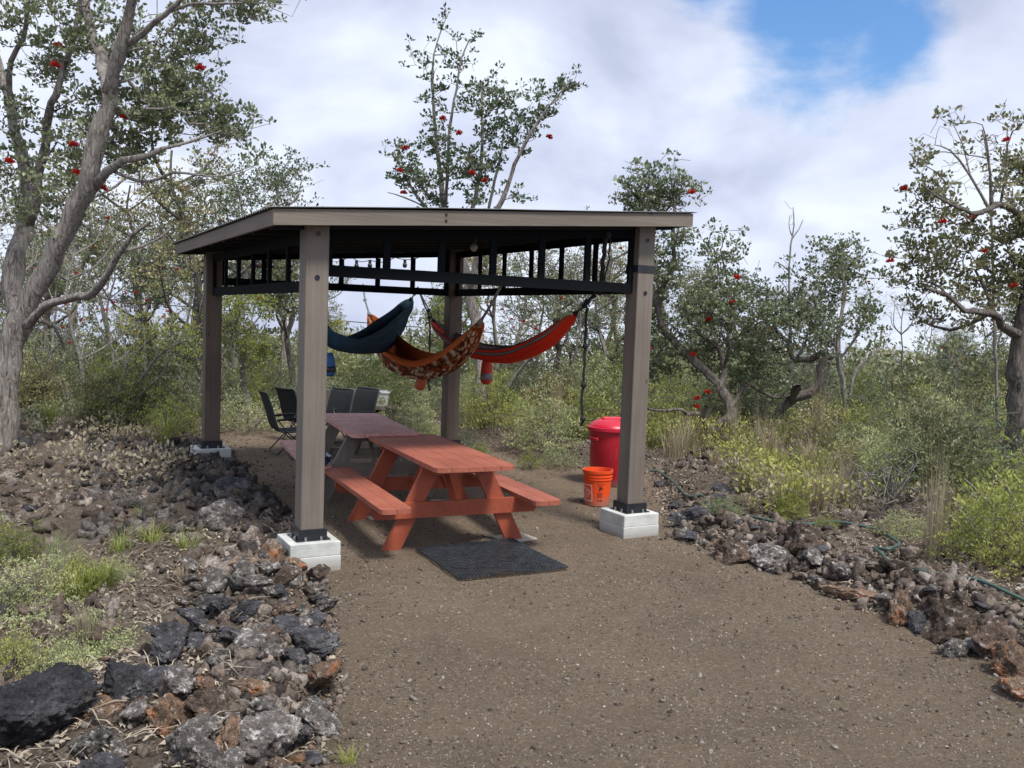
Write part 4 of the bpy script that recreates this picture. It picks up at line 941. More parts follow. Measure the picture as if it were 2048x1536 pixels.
P = sample(2600, (-6, 6), (3, 12), lambda x, y: (poly_dist(x, y) > .05) & (fbm(x*1.7, y*1.7, 3, 29) > .4))
flakes('fallen_twigs', P+[0, 0, .02], rng.uniform(.08, .32, len(P)), rng.uniform(.004, .008, len(P)), M_litter, .12)
P = sample(900, (-3.5, 3.4), (2.9, 14), lambda x, y: (poly_dist(x, y) < .0))
flakes('wood_chips', P+[0, 0, .004], rng.uniform(.008, .028, len(P)), rng.uniform(.003, .009, len(P)), M_litter, .12)

# ------------------------------------------------------------------ plants
def leaves_mesh(name, C, per, spread, size, m, aspect=.62, upw=.35, flat=.0):
    C = np.asarray(C); n = len(C); T = n*per
    d = rng.normal(size=(T, 3)); d[:, 2] = np.abs(d[:, 2])*.8+.1*d[:, 2]; d /= np.linalg.norm(d, axis=1)[:, None]
    c = np.repeat(C, per, 0) + d*spread*rng.uniform(.25, 1, T)[:, None]
    ax = d+rng.normal(0, .35, (T, 3)); ax[:, 2] += upw; ax /= np.linalg.norm(ax, axis=1)[:, None]
    s_ = np.cross(ax, rng.normal(size=(T, 3))); s_ /= np.linalg.norm(s_, axis=1)[:, None]; nn = np.cross(ax, s_)
    L = (size*rng.uniform(.65, 1.25, T))[:, None]; w_ = L*aspect
    V = np.stack([c, c+ax*L*.55-s_*w_*.5+nn*L*.08, c+ax*L, c+ax*L*.55+s_*w_*.5+nn*L*.08], 1)
    return np_mesh(name, V.reshape(-1, 3), np.arange(T*4).reshape(T, 4), m)
def grow(limbs, att, seed=0, step=.16, tip=.0035, wob=.22, maxr=.03, connect=True):
    """limbs: lists of (Vector, radius). att: (n,3) twig tips. Returns node positions, parents, radii"""
    rn = np.random.default_rng(seed); pos = []; par = []; rad = []
    for li, L in enumerate(limbs):
        prev = -1
        if li and connect:
            A_ = np.array(pos); prev = int(np.argmin(((A_-np.array(L[0][0]))**2).sum(1)))
            if np.linalg.norm(A_[prev]-np.array(L[0][0])) > 1.2: prev = -1
        for i in range(len(L)-1):
            p0, r0 = L[i]; p1, r1 = L[i+1]; pm = L[max(i-1, 0)][0]; pn = L[min(i+2, len(L)-1)][0]
            k = max(2, int((p1-p0).length/step))
            for j in range(k if i < len(L)-2 else k+1):
                f = j/k; q = .5*((2*p0)+(-pm+p1)*f+(2*pm-5*p0+4*p1-pn)*f*f+(-pm+3*p0-3*p1+pn)*f**3); rr = r0+(r1-r0)*f
                q = np.array(q)+rn.normal(0, min(rr*.2, .022), 3)
                pos.append(q); par.append(prev); rad.append(max(rr*(1+rn.normal(0, .085)), tip)); prev = len(pos)-1
    nl = len(pos); cap = nl+len(att)*8+10; P = np.zeros((cap, 3)); P[:nl] = pos; n = nl; par = par+[0]*(cap-nl)
    if len(att):
        dmin = np.array([np.min(((P[:nl]-a)**2).sum(1)) for a in att]); order = np.argsort(dmin)
        for oi in order:
            a = att[oi]; d2 = ((P[:n]-a)**2).sum(1)
            d2 = d2*(1+.6*np.maximum(0, (P[:n, 2]-a[2])/(np.sqrt(d2)+.01)))
            j = int(np.argmin(d2)); b = P[j].copy(); dist = math.sqrt(((a-b)**2).sum()); k = int(min(7, max(1, round(dist/step)))); prev = j
            lift = rn.normal(0, wob*.5, 3)*dist*.5; lift[2] += dist*.06
            for i in range(1, k+1):
                f = i/k; q = b*(1-f)+a*f+lift*math.sin(math.pi*f)+rn.normal(0, wob*.12*min(dist, .5), 3)*(i < k)
                P[n] = q; par[n] = prev; prev = n; n += 1
    P = P[:n]; par = np.array(par[:n]); R2 = np.zeros(n); kids = [[] for _ in range(n)]
    for i in range(n-1, -1, -1):
        if i >= nl: R2[i] = max(R2[i], tip**2.3)
        if par[i] >= 0 and i >= nl: R2[par[i]] += R2[i] if par[i] >= nl else 0
        if par[i] >= 0: kids[par[i]].append(i)
    Rd = np.where(np.arange(n) < nl, 0, np.minimum(R2**(1/2.3), maxr)); Rd[:nl] = rad
    return P, par, Rd, kids, nl
def tubes_mesh(name, P, par, Rd, kids, m, big=.035, minr=0.):
    Vs = []; Fs = []; nb = 0; n = len(P); roots = [i for i in range(n) if par[i] < 0]
    chains = []; stack_ = [(r, -1) for r in roots]
    while stack_:
        s_, p_ = stack_.pop(); ch = [p_, s_] if p_ >= 0 else [s_]; cur = s_
        while kids[cur]:
            ks = sorted(kids[cur], key=lambda k: -Rd[k])
            for k in ks[1:]: stack_.append((k, cur))
            cur = ks[0]; ch.append(cur)
        if len(ch) > 1: chains.append((ch, p_ >= 0))
    for ch, br in chains:
        Q = P[ch]; r = Rd[ch].copy()
        if br: r[0] = min(r[0], r[1]*1.25)
        if r.max() < minr: continue
        sides = 14 if r.max() > .06 else (7 if r.max() > big*.6 else (4 if r.max() > .008 else 3))
        T = np.gradient(Q, axis=0); T /= (np.linalg.norm(T, axis=1)[:, None]+1e-9)
        u = np.cross(T[0], [.3, .9, .1]); u /= np.linalg.norm(u)+1e-9; ang = np.arange(sides)*2*math.pi/sides
        rings = []
        for i in range(len(Q)):
            u = u-T[i]*u.dot(T[i]); u /= np.linalg.norm(u)+1e-9; w_ = np.cross(T[i], u)
            rr = r[i]
            if sides == 14: rr = r[i]*(1+.10*np.sin(ang*3+i*.35)+.07*np.sin(ang*5-i*.2)+rng.normal(0, .03, sides))
            else: rr = np.full(sides, r[i])
            rings.append(Q[i]+np.outer(np.cos(ang)*rr, u)+np.outer(np.sin(ang)*rr, w_))
        Vs.append(np.concatenate(rings)); L = len(Q); a = np.arange(sides); b = (a+1) % sides
        base = (np.arange(L-1)*sides)[:, None]
        f = np.stack([base+a, base+b, base+sides+b, base+sides+a], 2).reshape(-1, 4)+nb; Fs.append(f); nb += L*sides
    return np_mesh(name, np.concatenate(Vs), np.concatenate(Fs), m, True)
def blossom_mesh(r, m=None, seed=0, n=70):
    rn = np.random.default_rng(seed); d = rn.normal(size=(n, 3)); d[:, 2] = np.abs(d[:, 2])*.7; d /= np.linalg.norm(d, axis=1)[:, None]
    s_ = np.cross(d, rn.normal(size=(n, 3))); s_ /= np.linalg.norm(s_, axis=1)[:, None]; w_ = r*.12; L = r*rn.uniform(.7, 1.1, n)[:, None]
    V = np.stack([d*0-s_*w_*.4, d*0+s_*w_*.4, d*L+s_*w_, d*L-s_*w_], 1); return np_mesh('blossom', V.reshape(-1, 3), np.arange(n*4).reshape(n, 4), m or M_flower)
BLOS = blossom_mesh(.06)
def clump(cen, rad, n, rn, sub=.16, per=7):
    """twig tips gathered in sprays inside an ellipsoid"""
    out_ = []; k = max(1, n//per)
    for _ in range(k):
        d = rn.normal(size=3); d /= np.linalg.norm(d); c = np.array(cen)+d*np.array(rad)*rn.uniform(.15, 1)**.5
        out_.append(c+rn.normal(0, sub, (per, 3)))
    return np.concatenate(out_)
def hero_tree(name, label, cat, base_px, Y, limbs, blobs, seed, leaf, bark, dj=1.0, leafsize=.045, spread=.07, per=11, bare=.12, flowers=(), group=None, base=None, aspect=.62, sub=.14, tip=.0035, step=.16, maxr=.022, dens=.55, wk=.85):
    rn = np.random.default_rng(seed); b = up(*base_px, Y); bz = H1(b.x, b.y); root = empty(name, (b.x, b.y, bz), 0, label, cat, group); org = np.array(root.location)
    LB = []
    for li, L in enumerate(limbs):
        pts = []; dz = rn.uniform(-dj, dj)*.6 if li else 0
        dep = L[0][3] if len(L[0]) > 3 else 0
        for i, q in enumerate(L):
            yy = Y + (q[3] if len(q) > 3 else dep + dz*(i/(len(L)-1)))
            pts.append((Vector(up(q[0], q[1], yy))-root.location, q[2]/FPX*yy/2*wk))
        if li == 0: pts.insert(0, (pts[0][0]+Vector((0, 0, -.35)), pts[0][1]*1.15))
        LB.append(pts)
    att = []
    for q in blobs:
        px, py, r, n = q[:4]; dd_ = q[4] if len(q) > 4 else 0; ratio = q[5] if len(q) > 5 else 1
        yy = Y+dd_+rn.uniform(-.2, .2)*dj; rm = r/FPX*yy; att.append(clump(np.array(up(px, py, yy))-org, (rm, min(max(rm*1.3, .25), dj), rm*ratio), max(7, int(n*dens)), rn, sub))
    att = np.concatenate(att); P, par, Rd, kids, nl = grow(LB, att, seed, step=step, tip=tip, maxr=maxr)
    link('trunk', tubes_mesh('trunk', P, par, Rd, kids, bark), root)
    tips = att[rn.random(len(att)) > bare]
    if leaf: link('crown', leaves_mesh('crown', tips, per, spread, leafsize, leaf, aspect), root)
    for px, py in flowers:
        p = np.array(up(px, py, Y-.3*dj))-org; dd_ = ((att-p)**2); dd_[:, 1] *= .1; j = int(np.argmin(dd_.sum(1))); o = link('blossom', BLOS, root); o.location = (p[0], min(att[j][1], p[1]+.3)-.1, p[2]); o.rotation_euler = (rn.uniform(-.5, .5), rn.uniform(-.5, .5), 0)
    return root
# the big forked tree on the left
hero_tree('ohia_tree', 'big forked tree with shaggy grey trunks on the left, red blossoms and dark round leaves', 'tree', (8, 925), 10.8,
 [[(-14, 925, 92, 0), (0, 880, 74, 0), (12, 800, 66, 0), (20, 720, 62, 0), (40, 645, 66, 0), (85, 560, 58, -.1), (125, 470, 60, -.2), (165, 390, 54, -.3), (190, 310, 50, -.4), (210, 240, 46, -.4), (216, 180, 44, -.5), (200, 110, 32, -.3), (183, 50, 28, -.1), (170, -20, 25, 0), (165, -120, 20, .2)],
  [(214, 185, 36, -.5), (228, 140, 36, -.6), (245, 85, 34, -.7), (262, 20, 28, -.8), (275, -40, 24, -.9), (285, -120, 16, -1)],
  [(240, 100, 22, -.6), (290, 60, 20, -.8), (330, 28, 16, -1), (375, -12, 13, -1.1), (420, -60, 9, -1.2)], [(330, 28, 11, -1), (380, 8, 9, -1.1), (430, 8, 8, -1.2), (485, 5, 6, -1.3)],
  [(40, 650, 54, .1), (30, 600, 52, .2), (30, 540, 54, .3), (46, 470, 50, .4), (58, 400, 42, .5), (48, 330, 34, .6), (28, 250, 28, .7), (12, 190, 28, .8), (-5, 130, 24, .9), (-20, 60, 18, 1)],
  [(28, 245, 18, .7), (18, 180, 17, .6), (22, 120, 16, .5), (45, 75, 15, .4), (55, 20, 13, .3), (60, -60, 10, .3)],
  [(60, 440, 34, .4), (78, 350, 24, .3), (88, 290, 22, .2), (98, 220, 24, .1), (112, 190, 22, 0), (132, 130, 16, 0), (150, 60, 12, 0), (160, -10, 9, .1)],
  [(60, 645, 32, -.1), (95, 612, 26, -.4), (140, 597, 24, -.7), (185, 585, 22, -1), (215, 545, 20, -1.2), (245, 500, 17, -1.3), (265, 470, 13, -1.4), (300, 445, 8, -1.5)],
  [(243, 505, 11, -1.3), (285, 492, 9, -1.2), (325, 472, 7, -1.1), (343, 455, 5, -1.1)], [(262, 475, 8, -1.4), (268, 450, 6, -1.4), (255, 420, 4, -1.5)],
  [(185, 378, 30, -.3), (215, 342, 25, -.5), (250, 322, 20, -.7), (300, 308, 17, -.9), (325, 298, 12, -1), (380, 283, 8, -1.1), (445, 262, 5, -1.2)],
  [(228, 345, 12, -.5), (275, 362, 11, -.7), (320, 358, 10, -.8), (345, 345, 9, -.9), (395, 350, 7, -1), (445, 352, 5, -1), (510, 330, 3, -1)],
  [(65, 640, 12, .3), (110, 655, 9, .5), (130, 700, 7, .6)]],
 [(110, 140, 45, 150), (150, 60, 40, 90), (90, 30, 60, 110), (15, 30, 40, 90), (20, 270, 35, 70), (250, 90, 40, 70), (230, 200, 35, 90), (270, 120, 25, 50), (330, 110, 24, 70), (390, 70, 34, 170), (345, 170, 48, 220), (400, 220, 42, 200), (320, 235, 42, 200), (440, 250, 28, 100), (485, 250, 22, 80),
  (270, 255, 38, 120), (170, 255, 45, 120), (150, 315, 55, 110), (110, 385, 45, 80), (250, 312, 35, 110), (20, 330, 40, 90), (10, 420, 35, 70), (350, 372, 12, 28), (445, 360, 30, 42), (495, 310, 26, 28), (500, 22, 30, 90, 0, .7), (545, 3, 14, 20), (380, 352, 12, 14), (225, 180, 25, 50), (180, 110, 40, 70), (470, -40, 60, 120), (300, -60, 100, 120), (100, -80, 110, 160), (-50, 150, 40, 100), (60, 230, 40, 60), (90, 440, 40, 50), (520, 20, 14, 30), (260, 60, 40, 60)],
 21, M_leafA, M_bark, 1.1, .056, .068, 13, .22, ((108, 130), (103, 84), (398, 135), (146, 290), (148, 345), (190, 372), (262, 325), (255, 240), (1, 318)), wk=.66, dens=.62)
# tall tree behind the roof
hero_tree('ohia_tree', 'tall slender tree rising behind the middle of the shelter roof', 'tree', (962, 905), 14.2,
 [[(968, 905, 40, 0), (956, 800, 36, 0), (962, 720, 34, 0), (950, 640, 30, .1), (935, 560, 26, .2), (915, 480, 22, .3), (890, 420, 16, .3), (878, 330, 12, .4), (870, 250, 9, .4), (864, 170, 7, .4), (868, 110, 5, .4), (882, 62, 3, .4), (897, 25, 2, .4)],
  [(890, 420, 10, .3), (895, 330, 9, .1), (900, 250, 8, 0), (912, 180, 6, 0), (922, 120, 5, 0), (938, 82, 3, 0)], [(922, 480, 14, .2), (945, 420, 12, .1), (962, 330, 10, 0), (964, 230, 7, -.1), (962, 165, 4, -.1)],
  [(940, 580, 18, .1), (968, 470, 16, -.1), (1005, 400, 13, -.2), (1030, 330, 11, -.3), (1062, 265, 9, -.4), (1100, 210, 6, -.5), (1145, 158, 3, -.6)], [(925, 520, 13, .3), (870, 440, 11, .6), (830, 385, 9, .8), (800, 335, 6, .9), (790, 305, 3, 1)],
  [(968, 470, 9, 0), (985, 380, 8, .3), (1005, 290, 6, .5), (1010, 200, 3, .6)], [(958, 800, 26, 0), (990, 812, 22, -.2), (1005, 790, 18, -.5), (1040, 740, 10, -.7), (1075, 700, 6, -.9)], [(850, 415, 5, .7), (810, 395, 4, .7), (775, 385, 2, .7)]],
 [(800, 345, 30, 130), (790, 310, 18, 42), (850, 350, 32, 120), (870, 290, 24, 90), (885, 250, 14, 42), (868, 190, 13, 35), (858, 120, 15, 42), (830, 106, 10, 14), (882, 108, 8, 14), (890, 48, 14, 28), (918, 130, 11, 35), (936, 88, 10, 21), (905, 350, 32, 130), (960, 350, 32, 110), (980, 310, 32, 110), (965, 190, 27, 90), (945, 210, 18, 42), (1000, 200, 25, 90), (985, 250, 32, 110),
  (1030, 255, 30, 90), (1052, 225, 24, 80), (1095, 205, 22, 84), (1130, 165, 18, 60), (1035, 300, 20, 56), (935, 300, 18, 42), (1010, 380, 18, 28), (830, 395, 16, 30), (1035, 400, 14, 20), (870, 400, 30, 80), (960, 410, 40, 90), (890, 150, 10, 14), (1085, 250, 16, 28), (905, 600, 30, 20), (985, 470, 40, 60), (880, 210, 12, 24)],
 33, M_leafA, M_bark, .9, .062, .07, 11, .2, ((811, 297), (940, 317), (918, 262), (970, 360), (802, 345), (885, 235), (1100, 270), (945, 350), (806, 385)), sub=.11, dens=.42, wk=.72)
# tree right behind the shelter with the snaking trunk
hero_tree('ohia_tree', 'gnarled tree with a snaking trunk just right of the shelter', 'tree', (1512, 915), 13.6,
 [[(1512, 912, 30, 0), (1467, 885, 30, -.2), (1437, 868, 28, -.3), (1440, 852, 27, -.3), (1456, 840, 26, -.3), (1461, 816, 25, -.2), (1445, 785, 25, -.1), (1424, 753, 24, 0), (1393, 726, 22, 0), (1362, 695, 21, .1), (1332, 668, 20, .2), (1319, 640, 19, .2), (1316, 600, 17, .2), (1330, 565, 15, .1), (1350, 530, 12, 0), (1345, 470, 10, -.1), (1350, 400, 6, -.1)],
  [(1437, 868, 22, -.3), (1413, 856, 20, -.4), (1405, 832, 17, -.5), (1414, 812, 14, -.6)], [(1406, 832, 14, -.5), (1388, 826, 13, -.6), (1375, 828, 12, -.7), (1366, 820, 10, -.8), (1350, 818, 9, -.9), (1325, 822, 8, -1), (1296, 817, 7, -1.1)],
  [(1440, 775, 16, 0), (1449, 742, 16, .2), (1437, 696, 14, .4), (1409, 675, 12, .5), (1381, 645, 10, .6), (1365, 600, 7, .7)], [(1449, 735, 9, .2), (1458, 700, 8, 0), (1455, 680, 6, -.1), (1440, 672, 5, -.2)],
  [(1320, 640, 10, .2), (1300, 560, 9, .6), (1290, 480, 8, .8), (1280, 400, 5, .9)], [(1456, 840, 14, -.2), (1475, 790, 12, .4), (1500, 770, 10, .7), (1545, 795, 9, .7), (1580, 790, 6, .8)], [(1437, 700, 8, .4), (1470, 640, 7, .5), (1455, 560, 6, .4), (1440, 500, 4, .3)]],
 [(1300, 385, 34, 170), (1345, 382, 28, 130), (1270, 400, 26, 90), (1275, 360, 14, 30), (1382, 384, 14, 30), (1340, 480, 32, 90), (1330, 550, 34, 100), (1438, 530, 40, 110), (1448, 500, 18, 30), (1410, 600, 46, 160), (1470, 620, 40, 150), (1500, 680, 46, 180, .6), (1400, 705, 55, 200, .9), (1300, 720, 46, 150, .9), (1480, 735, 46, 150, .8), (1545, 640, 30, 80), (1370, 640, 46, 120), (1395, 480, 12, 14), (1280, 620, 40, 100, .9), (1290, 540, 30, 80, .6), (1420, 800, 40, 40, .8), (1540, 750, 40, 90, .9)],
 45, M_leafA, M_barkm, 1.0, .058, .072, 11, .2, ((1464, 607), (1420, 640), (1383, 387), (1390, 712), (1400, 800), (1398, 818), (1465, 558), (1300, 700), (1421, 788)), dens=.85, wk=.72)
# stout crooked tree
hero_tree('ohia_tree', 'crooked tree with a stout dark twisted limb and a sawn branch stub', 'tree', (1550, 900), 14.8,
 [[(1546, 905, 34, 0), (1553, 860, 31, 0), (1568, 815, 29, 0), (1590, 792, 27, 0), (1620, 782, 24, 0), (1638, 765, 22, 0), (1640, 732, 20, 0), (1650, 712, 17, 0), (1643, 706, 14, .1), (1624, 717, 15, .2), (1592, 722, 13, .3), (1580, 703, 12, .3), (1573, 683, 12, .3), (1553, 664, 10, .3), (1545, 630, 7, .3)],
  [(1650, 712, 16, 0), (1667, 716, 12, 0)], [(1580, 800, 24, 0), (1594, 776, 22, -.25), (1596, 772, 20, -.3)], [(1590, 722, 8, .3), (1610, 690, 6, .3), (1620, 650, 4, .3)]],
 [(1560, 655, 45, 90), (1530, 690, 40, 60), (1600, 640, 35, 60), (1500, 650, 35, 50), (1580, 600, 30, 50), (1550, 720, 35, 50), (1610, 690, 25, 30), (1520, 600, 40, 80), (1600, 560, 30, 50), (1640, 640, 36, 70), (1480, 570, 30, 40), (1650, 700, 24, 30)],
 51, M_leafA, M_barkm, .9, .055, .07, 10, .45, ((1535, 660),), dens=1.3, wk=.8)
hero_tree('ohia_tree', 'upright bushy tree behind the crooked one, its rounded crown against the sky', 'tree', (1690, 870), 17.5,
 [[(1690, 870, 14), (1688, 780, 12), (1676, 700, 11), (1680, 640, 9), (1690, 580, 10), (1680, 510, 6)], [(1680, 720, 7), (1720, 660, 6), (1740, 600, 4)], [(1676, 700, 7), (1640, 640, 6), (1625, 590, 4)], [(1700, 800, 9), (1712, 740, 8), (1755, 700, 8), (1765, 650, 5)]],
 [(1680, 525, 36, 140), (1642, 500, 16, 50), (1718, 555, 34, 140), (1660, 580, 42, 170), (1700, 640, 40, 130), (1600, 610, 26, 50), (1742, 620, 26, 80), (1650, 660, 34, 80), (1690, 490, 14, 30), (1755, 560, 12, 20), (1720, 500, 12, 16), (1740, 680, 30, 40)],
 57, M_leafA, M_bark, 1.2, .07, .085, 10, .12, ())
hero_tree('dead_tree', 'bare dead snag with thin forked tips standing above the crooked tree', 'dead tree', (1580, 860), 18,
 [[(1585, 860, 9), (1582, 700, 7), (1578, 560, 5), (1582, 490, 4), (1588, 450, 3), (1586, 415, 1.5)], [(1580, 545, 4), (1565, 530, 3), (1550, 524, 2)], [(1584, 478, 4), (1598, 458, 3), (1606, 440, 2)], [(1583, 470, 3), (1578, 450, 2), (1580, 430, 1.5)]],
 [(1590, 440, 12, 14)], 58, None, M_twig, .2, bare=1)
# right edge tree
hero_tree('ohia_tree', 'dark trunked spreading tree cut by the right edge of the picture', 'tree', (2030, 905), 12.2,
 [[(2026, 905, 48, 0), (2034, 800, 42, 0), (2040, 700, 40, 0), (2046, 640, 36, 0), (2062, 560, 30, 0), (2064, 470, 26, 0), (2070, 380, 20, 0), (2080, 280, 14, 0)],
  [(2038, 672, 24, 0), (2005, 650, 20, -.2), (1985, 626, 17, -.3), (1930, 620, 12, -.5), (1895, 592, 10, -.6), (1850, 575, 6, -.7)], [(1990, 632, 12, -.3), (1975, 590, 9, 0), (1950, 540, 6, .2)],
  [(2062, 480, 18, 0), (2015, 410, 13, -.3), (1960, 427, 11, -.5), (1930, 420, 9, -.6), (1885, 400, 6, -.7), (1850, 375, 4, -.8)], [(1985, 418, 8, -.3), (1980, 350, 6, -.3), (1975, 290, 4, -.3), (1965, 250, 2, -.3)], [(2000, 412, 7, 0), (2010, 350, 5, .2), (2015, 290, 3, .3)],
  [(2045, 650, 18, .2), (2080, 560, 16, .8), (2090, 420, 12, 1)], [(1985, 626, 9, 0), (1900, 660, 7, .4), (1840, 640, 5, .6)]],
 [(1850, 370, 30, 100), (1820, 460, 20, 50), (1880, 420, 26, 90), (1900, 470, 28, 80), (1920, 540, 46, 150), (1860, 520, 30, 90), (1985, 565, 46, 150), (2035, 480, 36, 170), (2042, 340, 32, 170), (2022, 250, 12, 28), (2040, 420, 30, 120), (1818, 555, 22, 50), (1850, 612, 36, 80), (1940, 625, 36, 80), (1802, 505, 10, 14), (2040, 560, 36, 150), (2100, 400, 60, 200), (2110, 550, 60, 150), (1960, 480, 30, 60), (1850, 300, 8, 8), (1935, 290, 10, 8), (1890, 260, 8, 8), (2045, 620, 30, 60)],
 63, M_leafB, M_barkd, 1.1, .062, .08, 11, .12, ((1816, 376), (1862, 450), (1952, 435), (1783, 523), (1982, 502), (2028, 275), (2040, 572)))
hero_tree('bare_twigs_tree', 'leafless twiggy grey treetop behind the right edge tree', 'dead tree', (1975, 880), 13.4,
 [[(1996, 880, 8, 0), (1990, 700, 7, 0), (1985, 500, 6, 0), (1982, 420, 6, 0), (1978, 330, 5, 0), (1965, 260, 3, 0)], [(1985, 430, 8, 0), (1940, 350, 6, 0), (1900, 300, 4, 0), (1870, 290, 2, 0)], [(1982, 400, 7, 0), (2010, 320, 5, 0), (2015, 250, 2, 0)], [(1940, 350, 4, 0), (1925, 290, 3, 0), (1905, 245, 1.5, 0)]],
 [(1930, 300, 40, 84), (1985, 290, 40, 90), (1880, 310, 30, 36), (1960, 370, 40, 70), (1860, 290, 16, 12), (2010, 300, 25, 40)], 64, None, M_twig, .9, bare=1, tip=.003)
# yellow green small tree, left
hero_tree('shrub_tree', 'small multi stemmed tree with pale thin stems and yellow green leaves left of the shelter', 'small tree', (235, 885), 12.9,
 [[(222, 888, 8, 0), (232, 800, 7, 0), (252, 730, 6, .1), (245, 670, 4, .2), (235, 630, 3, .2)], [(240, 888, 8, .1), (250, 820, 7, 0), (290, 745, 6, -.1), (330, 700, 5, -.3), (375, 680, 3, -.4)], [(250, 735, 5, .1), (225, 700, 4, .1), (200, 660, 3, .1)], [(290, 745, 5, -.1), (290, 690, 4, .1), (285, 640, 3, .2)], [(215, 880, 6, .2), (190, 810, 5, .4), (175, 780, 3, .5)], [(250, 820, 5, 0), (330, 740, 4, -.4), (345, 690, 3, -.5)]],
 [(195, 650, 20, 21), (238, 638, 30, 49), (285, 628, 26, 49), (320, 660, 28, 49), (372, 690, 20, 42), (385, 640, 14, 21), (290, 690, 26, 35), (215, 745, 14, 14), (255, 760, 12, 14), (375, 700, 24, 28), (390, 610, 10, 14), (330, 700, 20, 20)],
 71, M_leafY, M_twig, .7, .06, .10, 12, .35, (), aspect=.34)

# generic trees, shrubs, grasses: one mesh set per kind, copied
def generic_tree(seed, h, lean, blobs, leaf, bark, nleaf=1., tr=.09, per=9, leafsize=.065, bare=.15, nb=6):
    rn = np.random.default_rng(seed); root = empty('ohia_tree', (0, 0, -50)); org = np.zeros(3)
    pts = [Vector((0, 0, -.3))]; x = y = 0.
    for i in range(1, 8):
        x += rn.normal(0, .09)*h/4+lean[0]*h/7; y += rn.normal(0, .09)*h/4+lean[1]*h/7; pts.append(Vector((x, y, h*.86*i/7)))
    L0 = [(p, tr*(1-.78*i/7)) for i, p in enumerate(pts)]; limbs = [L0]; att = []
    for k in range(nb):
        i = rn.integers(2, 7); p = pts[i]; a = rn.uniform(0, 6.28); el_ = rn.uniform(.3, 1.1); ln = h*rn.uniform(.16, .3); q1 = p+Vector((math.cos(a)*ln*.5, math.sin(a)*ln*.5, ln*.3)); q2 = q1+Vector((math.cos(a+.5)*ln*.35, math.sin(a+.5)*ln*.35, ln*el_*.7))
        limbs.append([(p, tr*.4), (q1, tr*.28), (q2, tr*.15)]); att.append(clump(np.array(q2), (h*.085, h*.085, h*.085), int(56*nleaf), rn, h*.03))
    for cx_, cy_, cz_, r, n in blobs:
        f = cz_; p = np.array(pts[min(7, int(f*7/.9))]); att.append(clump(p+np.array([cx_*h, cy_*h, 0]), (r*h, r*h, r*h*1.1), int(n*nleaf), rn, h*.03))
    att = np.concatenate(att); P, par, Rd, kids, nl = grow(limbs, att, seed, step=.22, tip=.004)
    link('trunk', tubes_mesh('trunk', P, par, Rd, kids, bark), root); tips = att[rn.random(len(att)) > bare]
    if leaf: link('crown', leaves_mesh('crown', tips, per, .10, leafsize, leaf), root)
    for j in rn.integers(0, len(att), 5):
        o = link('blossom', BLOS, root); o.location = att[j]+[0, 0, .05]
    return root
GT = [generic_tree(101, 5.2, (.02, 0), [(0, 0, .9, .10, 120), (.02, 0, .75, .12, 150), (-.02, 0, .6, .11, 100)], M_leafA, M_bark),
      generic_tree(102, 4.6, (.06, .02), [(0, 0, .9, .14, 180), (.06, 0, .8, .13, 140)], M_leafB, M_bark),
      generic_tree(103, 5.6, (-.03, 0), [(0, 0, .88, .09, 110), (0, .03, .7, .10, 130), (.03, 0, .52, .10, 100)], M_leafB, M_barkd),
      generic_tree(104, 4.2, (-.08, .03), [(0, 0, .85, .16, 190), (-.08, 0, .75, .13, 140)], M_leafA, M_barkd),
      generic_tree(105, 3.6, (.04, 0), [(0, 0, .85, .17, 200), (.05, 0, .65, .17, 180), (-.1, 0, .6, .14, 120)], M_leafG, M_bark),
      generic_tree(106, 5., (.0, .05), [(0, 0, .9, .10, 50)], None, M_twig, .8, .06, nb=8)]
def shrub(seed, w_, h, n, leaf, stem, per, size, spread, bare, nst=9, dome=1., aspect=.4, name='shrub'):
    rn = np.random.default_rng(seed); root = empty(name, (0, 0, -50)); limbs = []
    for k in range(nst):
        a = rn.uniform(0, 6.28); r = w_*rn.uniform(.2, .8); p0 = Vector((rn.normal(0, .04), rn.normal(0, .04), -.05)); p2_ = Vector((math.cos(a)*r, math.sin(a)*r, h*rn.uniform(.45, .8))); limbs.append([(p0, .012), (p0.lerp(p2_, .5)+Vector((0, 0, h*.08)), .009), (p2_, .005)])
    d = rn.normal(size=(n, 3)); d[:, 2] = np.abs(d[:, 2]); d /= np.linalg.norm(d, axis=1)[:, None]; q = rn.uniform(.15, 1, n)**.5
    lump_ = 1+.28*np.sin(d[:, 0]*4+seed)*np.cos(d[:, 1]*5+seed*2)
    att = d*q[:, None]*lump_[:, None]*np.array([w_, w_, h*.95]) + np.array([0, 0, h*.05])
    P, par, Rd, kids, nl = grow(limbs, att, seed, step=.12, tip=.0025, connect=False, maxr=.012)
    link('stems', tubes_mesh('stems', P, par, Rd, kids, stem), root); tips = att[rn.random(len(att)) > bare]
    if leaf: link('foliage', leaves_mesh('foliage', tips, per, spread, size, leaf, aspect, .5), root)
    return root
GS = [shrub(201, .55, .8, 420, M_leafG, M_twig, 10, .045, .07, .05), shrub(202, .7, .65, 460, M_leafP, M_twig, 9, .04, .07, .1), shrub(203, .5, 1.1, 420, M_leafB, M_barkd, 10, .05, .08, .08), shrub(204, .65, .9, 420, M_leafA, M_bark, 9, .045, .08, .15),
      shrub(205, .6, .75, 420, None, M_twig, 0, 0, 0, 1, 12), shrub(206, .45, .55, 300, M_leafY, M_twig, 8, .038, .06, .1), shrub(207, .9, 1.4, 600, M_leafP, M_bark, 10, .055, .1, .2), shrub(208, .8, 1.2, 560, M_leafG, M_bark, 10, .055, .1, .1), shrub(209, .9, 1.3, 520, M_leafA, M_twig, 7, .05, .1, .35)]
